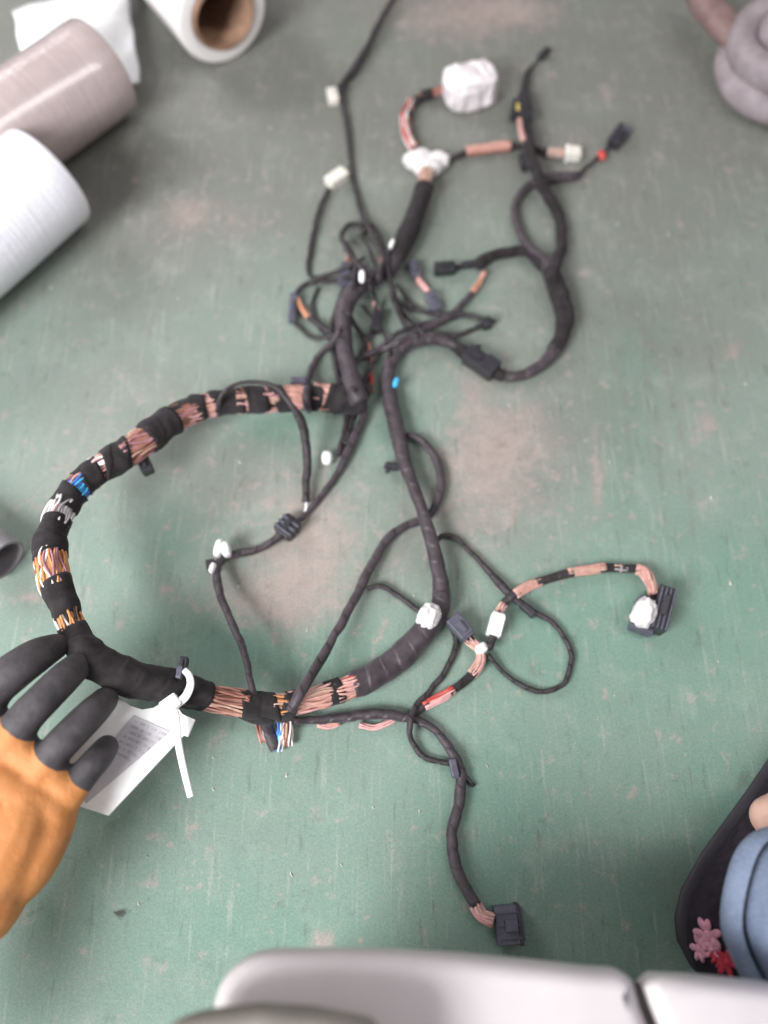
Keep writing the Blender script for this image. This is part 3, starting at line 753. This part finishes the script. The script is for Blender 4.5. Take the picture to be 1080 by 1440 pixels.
txt = t.math('MULTIPLY', txt, blk)
t.link(t.mix(t.math('MULTIPLY', txt, .55), (.50, .47, .50, 1), (.26, .25, .28, 1)), t.b.inputs['Base Color'])
t.b.inputs['Roughness'].default_value = .5
MATS['printed_panel'] = t.m
q = [tagpt(*p) for p in [(100, 1110), (122, 1130), (240, 1029), (188, 1006)]]
build('printed_panel', [(v.x, v.y, v.z + .0006) for v in q], [(0, 1, 2, 3)], 'printed_panel', tag, uvs=[(0, 0), (1, 0), (1, 1), (0, 1)], smooth=False)

tie = thing('cable_tie', P(255, 990, 0), 'white plastic cable tie through the tag, its tail sticking out', 'cable tie')
def zpath(pts):
    out = []
    for x, y, z, w in pts:
        q = P(x, y, z); out.append((q.x, q.y, q.z, w / 2 * m_per_px(x, y, z)))
    return resample(out, .002)
V, F, U = tube_geo(zpath([(259, 942, .082, 9), (266, 950, .084, 10), (268, 963, .082, 11), (262, 978, .076, 12), (252, 988, .070, 12), (242, 996, .067, 10)]), 10, 0, flat=.4)
build('strap', V, F, 'white_plastic', tie, uvs=U)
V, F, U = tube_geo(zpath([(238, 990, .070, 10), (246, 1006, .071, 14), (250, 1040, .070, 11), (258, 1080, .068, 10), (268, 1121, .066, 9)]), 10, 0, flat=.35)
build('tail', V, F, 'white_plastic', tie, uvs=U)
bm = bmesh.new(); k = m_per_px(240, 990, .07)
bevel_box(bm, frame_at(240, 990, .0715, 20, -14), 26 * k, 20 * k, .007, bev=.0012)
from_bm('head', bm, 'white_plastic', tie, smooth=False)

# ------------------------------------------------------------------ gloved hand
def capsule_geo(pts, seg=16):
    """tapered limb with round ends; pts world (x, y, z, r)"""
    S = resample(pts, .004)
    T = frames(S[:, :3])[0]
    def capring(c, tdir, r, sgn):
        out = []
        for a in ((75, 50, 25) if sgn < 0 else (25, 50, 75)):
            out.append(np.append(c + sgn * tdir * r * math.sin(R(a)), r * math.cos(R(a))))
        return np.array(out)
    S = np.vstack([capring(S[0, :3], T[0], S[0, 3], -1), S, capring(S[-1, :3], T[-1], S[-1, 3], 1)])
    V, F, U = tube_geo(S, seg, 0)
    return V, F
def zp(x, y, z, w):
    q = P(x, y, z); return (q.x, q.y, q.z, w / 2 * m_per_px(x, y, z))
def merge(parts):
    V = []; F = []; o = 0
    for v, f in parts:
        V.append(v); F += [tuple(i + o for i in q) for q in f]; o += len(v)
    return np.vstack(V), F
def remeshed(name, parts, voxel, iters, mat, parent, origin=None):
    V, F = merge(parts)
    o = build(name, V, F, mat, parent, origin)
    m = o.modifiers.new('r', 'REMESH'); m.mode = 'VOXEL'; m.voxel_size = voxel
    s = o.modifiers.new('s', 'SMOOTH'); s.factor = .5; s.iterations = iters
    dg = bpy.context.evaluated_depsgraph_get()
    me = bpy.data.meshes.new_from_object(o.evaluated_get(dg))
    o.modifiers.clear(); o.data = me; me.name = name
    me.polygons.foreach_set('use_smooth', [True] * len(me.polygons))
    return o

hand = thing('person', P(20, 1130, 0), 'hand in orange work glove with black fingers, gripping the cable loop and tag', 'person')
fingers = [[(x, y, z, w * k_) for (x, y, z, w), k_ in zip(f, (.9, .86, .84, .84, .95))] for f in [
    [(78, 909, .086, 42), (52, 922, .098, 58), (20, 944, .106, 66), (-16, 978, .104, 70), (-40, 1040, .096, 72)],
    [(112, 934, .086, 44), (90, 954, .099, 54), (58, 986, .106, 59), (32, 1014, .106, 62), (-8, 1075, .096, 66)],
    [(148, 984, .080, 42), (128, 1004, .092, 52), (98, 1034, .099, 57), (76, 1058, .099, 58), (35, 1115, .092, 62)],
    [(150, 1050, .074, 38), (140, 1064, .084, 46), (124, 1082, .088, 49), (108, 1102, .087, 52), (70, 1150, .084, 58)]]]
black_base = [(-2, 972, .104, 74), (40, 1006, .106, 65), (84, 1050, .099, 60), (124, 1083, .088, 51)]
parts = [capsule_geo([zp(*p) for p in f]) for f in fingers]
# back of the hand, thumb folded under the tag, wrist
parts += [capsule_geo([zp(-30, 1010, .095, 80), zp(-70, 1120, .09, 100), zp(-110, 1250, .085, 110)]),
          capsule_geo([zp(10, 1050, .093, 76), zp(-10, 1130, .09, 110), zp(-60, 1260, .085, 120)]),
          capsule_geo([zp(50, 1090, .089, 70), zp(25, 1160, .087, 110), zp(-30, 1270, .083, 120)]),
          capsule_geo([zp(-60, 1000, .098, 64), zp(-6, 1030, .0985, 60), zp(44, 1070, .0965, 58), zp(96, 1110, .0875, 50)]),
          capsule_geo([zp(-40, 1080, .097, 80), zp(16, 1108, .0945, 80), zp(74, 1138, .086, 64)]), capsule_geo([zp(-60, 1150, .094, 100), zp(0, 1165, .091, 98), zp(54, 1180, .083, 72)]),
          capsule_geo([zp(84, 1128, .083, 56), zp(66, 1170, .082, 70), zp(30, 1222, .080, 84), zp(-30, 1265, .079, 96), zp(-90, 1320, .078, 110)]),
          capsule_geo([zp(-60, 1270, .082, 130), zp(-120, 1350, .085, 130), zp(-190, 1440, .09, 130)], 20),
          capsule_geo([zp(20, 1160, .062, 60), zp(60, 1100, .050, 58), zp(100, 1050, .044, 50), zp(125, 1022, .046, 44)])]
glove = remeshed('glove', parts, .0016, 10, 'foam_tape', hand)
glove.data.materials.clear()
co = np.zeros(len(glove.data.vertices) * 3); glove.data.vertices.foreach_get('co', co)
co = co.reshape(-1, 3) + np.array(wloc(hand))
sd = np.full(len(co), 1.0)
for f, bb in zip(fingers, black_base):
    pts = resample([zp(*p) for p in f[:3]] + [zp(*bb)], .002)
    for r_ in pts:
        sd = np.minimum(sd, np.linalg.norm(co - r_[:3], axis=1) - r_[3] * 1.10)
thumb = resample([zp(60, 1100, .050, 58), zp(125, 1022, .046, 44)], .003)
for r_ in thumb: sd = np.minimum(sd, np.linalg.norm(co - r_[:3], axis=1) - r_[3] * 1.12)
a_ = glove.data.attributes.new('dip', 'FLOAT', 'POINT'); a_.data.foreach_set('value', (sd * 1000).astype(np.float32))
t = NT('work_glove'); ob = t.obj()
da = t.node('ShaderNodeAttribute', attribute_name='dip')
edge = t.math('ADD', da.outputs['Fac'], t.math('MULTIPLY', t.math('SUBTRACT', t.noise(120, 3, .6, ob), .5), 1.2))
isor = t.ramp(edge, .0, .7)
sm = t.ramp(t.noise(45, 6, .7, ob), .54, .70)
org_c = t.mix(t.ramp(t.noise(35, 4, .6, ob), .3, .7), (.47, .175, .045, 1), (.53, .215, .070, 1))
org_c = t.mix(t.math('MULTIPLY', sm, .30), org_c, (.16, .09, .055, 1))
blk_c = t.mix(t.ramp(t.noise(60, 5, .6, ob), .3, .7), (.036, .031, .035, 1), (.075, .065, .070, 1))
t.link(t.mix(isor, blk_c, org_c), t.b.inputs['Base Color'])
t.b.inputs['Roughness'].default_value = .62
h = t.math('ADD', t.math('MULTIPLY', t.noise(900, 3, .7, ob), .5), t.math('MULTIPLY', t.noise(70, 4, .6, ob), 1.6))
t.bump(h, .45, .0018)
glove.data.materials.append(t.m)
# faint finger seams
plain('dark_cloth', (.045, .042, .055), .8, .25, 120, .4, .001, sheen=.2)
V, F = capsule_geo([zp(-150, 1400, .088, 160), zp(-230, 1500, .10, 170), zp(-420, 1760, .14, 180)], 20)
build('sleeve', V, F, 'dark_cloth', hand)

# ------------------------------------------------------------------ film rolls
def film_mat(name, col, rough, streak, coat=.3, lump=.8):
    t = NT(name); v = t.uv()
    mp = t.node('ShaderNodeMapping'); mp.inputs['Scale'].default_value = (230, 2.2, 1); t.link(v, mp.inputs[0])
    f = t.noise(1, 5, .7, mp.outputs[0])
    g = t.noise(22, 4, .6, t.obj())
    dk = tuple(x * (1 - streak) for x in col)
    t.link(t.mix(t.math('ADD', t.math('MULTIPLY', t.ramp(f, .3, .7), .5), t.math('MULTIPLY', t.ramp(g, .3, .7), .5)), c4(dk), c4(col)), t.b.inputs['Base Color'])
    t.b.inputs['Roughness'].default_value = rough
    t.b.inputs['Coat Weight'].default_value = coat; t.b.inputs['Coat Roughness'].default_value = .13
    t.bump(t.math('ADD', f, t.math('MULTIPLY', g, lump)), .6, .0018)
    MATS[name] = t.m
film_mat('white_film', (.88, .86, .92), .30, .06, .6)
film_mat('brown_film', (.53, .43, .42), .18, .20, 1.0, 1.6)
film_mat('clear_film', (.86, .82, .81), .4, .08, .4)
plain('cardboard', (.30, .175, .115), .75, .25, 60, .4, .001)
plain('cardboard_dark', (.26, .15, .11), .8, .25, 60, .4, .001)

def film_roll(px_end, px_far, rad, core_r, length, mat, label, wall=.006, cen=None):
    e = P(px_end[0], px_end[1], rad); d = P(px_far[0], px_far[1], rad) - e; d.z = 0; d.normalize()
    root = thing('film_roll', (e.x + d.x * length / 2, e.y + d.y * length / 2, 0), label, 'film roll', 'rolls of wrapping film on the floor')
    seg = 72
    u = Vector((0, 0, 1)); s = d.cross(u)
    def lathe(profile):
        V = []; F = []; U = []
        for (a, r_) in profile:
            for j in range(seg):
                th = 2 * math.pi * j / seg
                wob = 1 + .004 * math.sin(3 * th + a * 30)
                p = e + d * a + (s * math.cos(th) + u * math.sin(th)) * r_ * wob
                V.append(p[:]); U.append((a, j / seg))
        n = len(profile)
        for i in range(n):
            i2 = (i + 1) % n
            for j in range(seg):
                k = (j + 1) % seg
                F.append((i * seg + j, i2 * seg + j, i2 * seg + k, i * seg + k))
        return V, F, U
    b = .004; ci = core_r + wall * .5
    prof = [(0, ci), (0, core_r + wall), (0, rad - b), (b * .3, rad - b * .3), (b, rad)]
    prof += [(length * k / 12, rad) for k in range(1, 12)]
    prof += [(length - b, rad), (length - b * .3, rad - b * .3), (length, rad - b), (length, ci)]
    V, F, U = lathe(prof)
    build('film', V, F, mat, root, uvs=U)
    prof = [(-.004, core_r), (-.004, ci - .0004), (length + .004, ci - .0004), (length + .004, core_r)]
    V, F, U = lathe(prof)
    build('core', V, F, 'cardboard', root, uvs=U, smooth=False)
    return root
film_roll((314, 22), (238, -66), .051, .0315, .30, 'clear_film', 'clear film roll with brown cardboard core showing at its open end')
film_roll((146, 92), (12, 186), .047, .030, .32, 'brown_film', 'shiny brownish film roll lying between the two white rolls')
film_roll((72, 246), (-60, 358), .048, .030, .30, 'white_film', 'white film roll in front of the shiny brownish roll')

# ------------------------------------------------------------------ white plastic sheet crumpled behind the brown roll
def sheet(name, corners, z_fn, nu, nv, mat, label, cat):
    V = []; F = []
    for i in range(nu + 1):
        for j in range(nv + 1):
            a, b = i / nu, j / nv
            x = (corners[0][0] * (1 - a) + corners[1][0] * a) * (1 - b) + (corners[3][0] * (1 - a) + corners[2][0] * a) * b
            y = (corners[0][1] * (1 - a) + corners[1][1] * a) * (1 - b) + (corners[3][1] * (1 - a) + corners[2][1] * a) * b
            z = z_fn(a, b)
            x += 5 * noise.noise(Vector((a * 4, b * 4, 3))); y += 5 * noise.noise(Vector((a * 4, b * 4, 9)))
            V.append(P(x, y, z)[:])
    for i in range(nu):
        for j in range(nv):
            k = i * (nv + 1) + j
            F.append((k, k + nv + 1, k + nv + 2, k + 1))
    o0 = np.mean(np.array(V), 0); o0[2] = 0
    o = build(name, V, F, mat, None, origin=o0)
    m = o.modifiers.new('thick', 'SOLIDIFY'); m.thickness = .0012; m.offset = -1
    dg = bpy.context.evaluated_depsgraph_get(); me = bpy.data.meshes.new_from_object(o.evaluated_get(dg)); o.modifiers.clear(); o.data = me
    me.polygons.foreach_set('use_smooth', [True] * len(me.polygons))
    props(o, label, cat)
    return o
plain('plastic_sheet', (.93, .93, .95), .4, .04, 40, .2, .001)
def zsheet(a, b):
    return .012 + .045 * math.sin(math.pi * min(1, b * .9 + .1)) * (1 - .75 * a ** 3) + .008 * noise.noise(Vector((a * 5, b * 5, 1.5)))
sheet('plastic_sheet', [(18, 18), (176, -38), (196, 116), (40, 130)], zsheet, 34, 30, 'plastic_sheet', 'crumpled white plastic sheet behind the shiny brownish roll', 'plastic sheet')

# ------------------------------------------------------------------ coiled hose, top right
plain('hose', (.27, .225, .24), .6, .18, 70, .4, .001)
plain('hose_end', (.20, .125, .12), .6, .2, 70, .4, .001)
coil = thing('hose_coil', P(1130, 100, 0), 'coiled greyish hose bundle with a brown stub end on the floor', 'hose')
cc = P(1132, 66, .04)
for i, (zc, rc, rt) in enumerate([(.017, .066, .017), (.044, .062, .0165), (.058, .034, .016), (.030, .030, .024), (.062, .010, .012)]):
    S = []
    for j in range(49):
        th = 2 * math.pi * j / 48
        S.append((cc.x + rc * math.cos(th) * (1 + .05 * math.sin(2 * th + i)), cc.y + rc * math.sin(th), max(rt, zc + .006 * math.cos(th + .5)), rt))
    S = np.array(S)
    V, F, U = tube_geo(S, 14, .05, i + 3, cap=True)
    build('winding', V, F, 'hose', coil, uvs=U)
V, F, U = tube_geo(resample([zp(1052, 66, .035, 40), zp(1020, 36, .034, 46), zp(996, 8, .033, 46), zp(985, -12, .033, 44)], .003), 18, .03, 4, cap=True, flat=.75)
build('hose_end', V, F, 'hose_end', coil, uvs=U)

# ------------------------------------------------------------------ grey tube end at the left edge
e = P(8, 788, .018); d = P(-60, 742, .018) - e; d.z = 0; d.normalize()
tb = thing('grey_tube', (e.x, e.y, 0), 'open end of a grey tube at the floor beside the cable loop', 'tube')
u = Vector((0, 0, 1)); s = d.cross(u)
V = []; F = []; seg = 40
for a, r_ in [(0, .0155), (0, .018), (.2, .018), (.2, .0155)]:
    for j in range(seg):
        th = 2 * math.pi * j / seg; V.append((e + d * a + (s * math.cos(th) + u * math.sin(th)) * r_)[:])
for i in range(4):
    i2 = (i + 1) % 4
    for j in range(seg):
        k = (j + 1) % seg; F.append((i * seg + j, i2 * seg + j, i2 * seg + k, i * seg + k))
plain('grey_tube', (.30, .28, .30), .5, .15, 60, .3)
build('tube_wall', V, F, 'grey_tube', tb, smooth=False)

# ------------------------------------------------------------------ white moulded panel along the bottom
t = NT('panel_plastic'); ob = t.obj()
f1 = t.noise(9, 5, .6, ob); f2 = t.noise(55, 6, .7, ob)
cl = t.mix(t.ramp(f1, .3, .7), (.54, .49, .495, 1), (.62, .57, .575, 1))
cl = t.mix(t.math('MULTIPLY', t.ramp(t.math('ADD', f2, t.math('MULTIPLY', f1, .5)), .88, 1.0), .5), cl, (.28, .26, .23, 1))
t.link(cl, t.b.inputs['Base Color']); t.b.inputs['Roughness'].default_value = .42
MATS['panel_plastic'] = t.m
plain('seam_rubber', (.05, .045, .04), .7, .2, 80, 0)
plain('taupe_plastic', (.24, .215, .19), .55, .15, 30, .2)
ZP = .15
def slab(name, pix, ztop, thick, mat, parent, bev):
    bm = bmesh.new()
    top = [bm.verts.new(P(x, y, ztop)) for x, y in pix]
    f = bm.faces.new(top)
    if f.normal.z < 0: f.normal_flip()
    bm.normal_update()
    if f.normal.z < 0: bmesh.ops.reverse_faces(bm, faces=[f])
    r = bmesh.ops.extrude_face_region(bm, geom=[f])
    vs = [g for g in r['geom'] if isinstance(g, bmesh.types.BMVert)]
    bmesh.ops.translate(bm, vec=(0, 0, -thick), verts=vs)
    bmesh.ops.recalc_face_normals(bm, faces=bm.faces)
    es = [e for e in bm.edges if all(abs(v.co.z - ztop) < 1e-5 for v in e.verts)] + [e for e in bm.edges if all(abs(v.co.z - ztop + thick) < 1e-5 for v in e.verts)]
    bmesh.ops.bevel(bm, geom=es, offset=bev, segments=6, affect='EDGES', profile=.5)
    bmesh.ops.triangulate(bm, faces=[f for f in bm.faces if len(f.verts) > 4])
    o = from_bm(name, bm, mat, parent)
    return o
def arc(cx, cy, rx, ry, a0, a1, n):
    return [(cx + rx * math.cos(R(a0 + (a1 - a0) * i / n)), cy + ry * math.sin(R(a0 + (a1 - a0) * i / n))) for i in range(n + 1)]
panel = thing('moulded_panel', P(650, 1560, 0), 'white moulded plastic panel with rounded corner and dark seam', 'panel')
pl = arc(385, 1425, 88, 84, 180, 270, 10) + [(470, 1340), (560, 1342), (660, 1348), (760, 1358), (840, 1367)] + arc(862, 1392, 36, 24, 270, 340, 5) + [(905, 1420), (925, 1470), (960, 1560), (980, 1700), (640, 1700), (297, 1640)]
slab('front_section', pl, ZP, .03, 'panel_plastic', panel, .009)
pr = [(912, 1392), (930, 1376), (990, 1379), (1080, 1388), (1180, 1400), (1240, 1440), (1240, 1700), (1000, 1700), (978, 1560), (942, 1470), (922, 1420)]
slab('side_section', pr, ZP, .03, 'panel_plastic', panel, .008)
slab('seam', [(880, 1384), (940, 1388), (960, 1450), (1000, 1690), (940, 1690), (900, 1450)], ZP - .010, .012, 'seam_rubber', panel, .001)
slab('foot', [(420, 1560), (1100, 1560), (1100, 1690), (420, 1690)], ZP - .028, ZP - .028, 'panel_plastic', panel, .004)
bar = thing('taupe_cover', P(300, 1500, 0), 'taupe rounded cover edge in front of the white panel', 'cover')
pb = arc(330, 1470, 110, 46, 180, 262, 8) + [(360, 1419), (440, 1424), (520, 1440), (560, 1480), (560, 1640), (220, 1640)]
slab('cover_shell', pb, .19, .024, 'taupe_plastic', bar, .010)
slab('foot', [(300, 1560), (480, 1560), (480, 1625), (300, 1625)], .168, .168, 'taupe_plastic', bar, .004)

# ------------------------------------------------------------------ standing person's foot, lower right
leg = thing('person', P(1090, 1250, 0), 'standing person in blue denim trousers and dark shoe with red and pink flowers', 'person')
plain('skin', (.58, .36, .29), .5, .08, 80, .15)
plain('shoe_cloth', (.024, .018, .026), .9, .3, 140, .5, .001, spec=.2)
plain('shoe_sole', (.03, .025, .034), .6, .2, 60, .2)
toe = P(990, 1366, 0); heel_dir = (P(990 + 135, 1366 - 195, 0) - toe); heel_dir.normalize()
side = Vector((-heel_dir.y, heel_dir.x, 0))
def foot_section(sx, w, h, z0, n=40, sq=.8):
    """closed ring across the foot at distance sx from the toe"""
    out = []
    for j in range(n):
        th = 2 * math.pi * j / n
        c, s_ = math.cos(th), math.sin(th)
        yy = math.copysign(abs(c) ** sq, c) * w; zz = z0 + h * .5 + math.copysign(abs(s_) ** sq, s_) * h * .5
        out.append(toe + heel_dir * sx + side * yy + Vector((0, 0, zz)))
    return out
def loft(secs):
    n = len(secs[0]); V = [p[:] for s_ in secs for p in s_]; F = []
    for i in range(len(secs) - 1):
        for j in range(n):
            k = (j + 1) % n; F.append((i * n + j, (i + 1) * n + j, (i + 1) * n + k, i * n + k))
    F.append(tuple(range(n))); F.append(tuple((len(secs) - 1) * n + j for j in range(n - 1, -1, -1)))
    return V, F
shoe_prof = [(-.004, .010, .040), (.002, .025, .048), (.012, .034, .052), (.03, .041, .054), (.06, .044, .050), (.09, .044, .046), (.115, .044, .042), (.15, .045, .040), (.19, .043, .036), (.215, .036, .032), (.235, .022, .026), (.241, .010, .018)]
V, F = loft([foot_section(a, w, h, .006) for a, w, h in shoe_prof])
shoe = build('shoe', V, F, 'shoe_cloth', leg)
V, F = loft([foot_section(a, w * 1.03, .010, 0) for a, w, h in shoe_prof])
sole = build('sole', V, F, 'shoe_sole', shoe)
hc = P(1130, 1300, .085)
top_of_leg = hc + Vector((.085, 0, .36))
sk = P(1084, 1148, .046)
inst = toe + heel_dir * .13
parts = [capsule_geo([(*(toe + heel_dir * .035 + Vector((0, 0, .034))), .026), (hc.x, hc.y, .045, .032), (*(inst + Vector((0, 0, .036))), .028), (*(toe + heel_dir * .20 + Vector((0, 0, .026))), .018)]),
         capsule_geo([(hc.x, hc.y, .045, .032), (*hc, .034), (*(hc + (top_of_leg - hc) * .5), .042), (*(hc + (top_of_leg - hc) * .9), .048)]),
         capsule_geo([(*sk, .014), (*(sk + (inst - sk) * .5 + Vector((0, 0, .03))), .024), (hc.x, hc.y, .055, .03)])]
body = remeshed('leg', parts, .003, 6, 'skin', leg)
# denim trouser leg with a turned hem
t = NT('denim'); ob = t.obj()
mp = t.node('ShaderNodeMapping'); mp.inputs['Scale'].default_value = (1, 1, .25); t.link(ob, mp.inputs[0])
tw = t.noise(700, 2, .7, mp.outputs[0]); bg = t.noise(18, 5, .6, ob)
dn = t.mix(t.ramp(bg, .3, .7), (.135, .170, .265, 1), (.205, .245, .345, 1))
dn = t.mix(t.math('MULTIPLY', t.ramp(tw, .4, .7), .35), dn, (.32, .36, .43, 1))
t.link(dn, t.b.inputs['Base Color']); t.b.inputs['Roughness'].default_value = .85
t.bump(t.math('ADD', t.math('MULTIPLY', tw, .4), bg), .5, .002); MATS['denim'] = t.m
def ring(c, rx, ry, n, seed, amp):
    out = []
    for j in range(n):
        th = 2 * math.pi * j / n; q = Vector((math.cos(th) * 1.4, math.sin(th) * 1.4, seed))
        out.append(c + Vector((rx * math.cos(th) * (1 + amp * noise.noise(q)), ry * math.sin(th) * (1 + amp * noise.noise(q + Vector((0, 0, 5)))), 0)))
    return out
n = 56
secs = [ring(hc + Vector((0, 0, .001)), .040, .047, n, 2, .14)]
for i in range(25):
    zz = i / 24
    c = hc + (top_of_leg - hc) * zz; fold = .0035 * math.sin(i * 1.9) * (1 if i > 2 else 0)
    secs.append(ring(c, .046 + .018 * zz + fold, .053 + .014 * zz + fold * .6, n, 2 + zz * 2.2, .14))
V = [p[:] for s_ in secs for p in s_]
F = [(i * n + j, i * n + (j + 1) % n, (i + 1) * n + (j + 1) % n, (i + 1) * n + j) for i in range(len(secs) - 1) for j in range(n)]
F.append(tuple((len(secs) - 1) * n + j for j in range(n)))
trs = build('trouser_leg', V, F, 'denim', leg)
secs = [ring(hc + Vector((.003 * q, 0, .002 + .026 * q)), .0490 + .004 * math.sin(q * 3.14), .0560 + .004 * math.sin(q * 3.14), n, 2 + q * .1, .14) for q in np.linspace(0, 1, 7)]
V = [p[:] for s_ in secs for p in s_]
F = [(i * n + j, i * n + (j + 1) % n, (i + 1) * n + (j + 1) % n, (i + 1) * n + j) for i in range(6) for j in range(n)]
build('turned_hem', V, F, 'denim', trs)
# embroidered flowers on the heel of the shoe
plain('thread_pink', (.62, .28, .37), .7, .2, 300, .6)
plain('thread_red', (.50, .03, .06), .7, .25, 300, .6)
sm = shoe.data; off = wloc(leg)
bvh = BVHTree.FromPolygons([(v.co + off) for v in sm.vertices], [p.vertices[:] for p in sm.polygons])
cl = Vector((0, 0, CAM_H))
def flower(x, y, size, mat):
    d = (P(x, y, 0) - cl).normalized()
    hit, nrm, _, _ = bvh.ray_cast(cl, d)
    if hit is None: return
    if nrm.dot(d) > 0: nrm = -nrm
    M = nrm.to_track_quat('Z', 'Y').to_matrix().to_4x4(); M.translation = hit + nrm * .0004
    bm = bmesh.new(); rs = random.Random(int(x * 7 + y))
    for k in range(7):
        a = 2 * math.pi * k / 7 + rs.uniform(-.3, .3); rr = size * rs.uniform(.45, .65)
        r0 = bmesh.ops.create_icosphere(bm, subdivisions=2, radius=1)['verts']
        MM = M @ Matrix.Rotation(a, 4, 'Z') @ Matrix.Translation((rr, 0, 0)) @ Matrix.Diagonal((size * .42, size * .24, .0011, 1))
        bmesh.ops.transform(bm, matrix=MM, verts=r0)
    r0 = bmesh.ops.create_icosphere(bm, subdivisions=2, radius=1)['verts']
    bmesh.ops.transform(bm, matrix=M @ Matrix.Diagonal((size * .35, size * .35, .0016, 1)), verts=r0)
    from_bm('embroidered_flower', bm, mat, shoe)
flower(996, 1316, .0105, 'thread_pink'); flower(984, 1334, .009, 'thread_pink'); flower(1002, 1336, .006, 'thread_pink')
flower(964, 1340, .0055, 'thread_red'); flower(970, 1356, .0050, 'thread_red'); flower(1022, 1354, .008, 'thread_red'); flower(1008, 1346, .005, 'thread_red')

# ------------------------------------------------------------------ paint flakes and crumbs on the floor
rs = random.Random(11)
spots = [(337, 650), (300, 1110), (207, 1204), (195, 1270), (480, 1216), (855, 150), (868, 315), (917, 362), (715, 570), (857, 650), (757, 690), (670, 690), (1027, 820), (1048, 540), (72, 405),
         (80, 1085), (432, 885), (60, 535), (140, 765), (335, 825), (403, 1090), (300, 1065), (620, 560), (940, 330), (1000, 700), (560, 1250), (590, 1140), (380, 180), (250, 420), (150, 1020), (410, 1230), (840, 1010), (1010, 930)]
spots += [(rs.uniform(150, 1000), rs.uniform(150, 1320)) for _ in range(22)]
V = []; F = []
for i, (x, y) in enumerate(spots):
    c = P(x, y, 0); big = i < 33
    l = rs.uniform(.0012, .0023) if big else rs.uniform(.0006, .0014); w = l * rs.uniform(.3, .6); a = rs.uniform(1.1, 2.2)
    d = Vector((math.cos(a), math.sin(a), 0)); s_ = Vector((-d.y, d.x, 0)); b = len(V)
    for (p, q, z) in [(-1, -.6, .0002), (-.2, -1, .0003), (1, -.5, .0002), (.8, .7, .0002), (-.6, .9, .0003), (0, 0, .0011)]:
        V.append((c + d * l * p + s_ * w * q + Vector((0, 0, z)))[:])
    F += [(b + k, b + (k + 1) % 5, b + 5) for k in range(5)]
plain('flake', (.46, .45, .39), .7, .25, 400, 0)
props(build('floor_crumbs', V, F, 'flake', None, origin=(0, .3, 0), smooth=False), 'pale paint flakes and crumbs scattered on the green floor', 'debris', None, 'stuff')
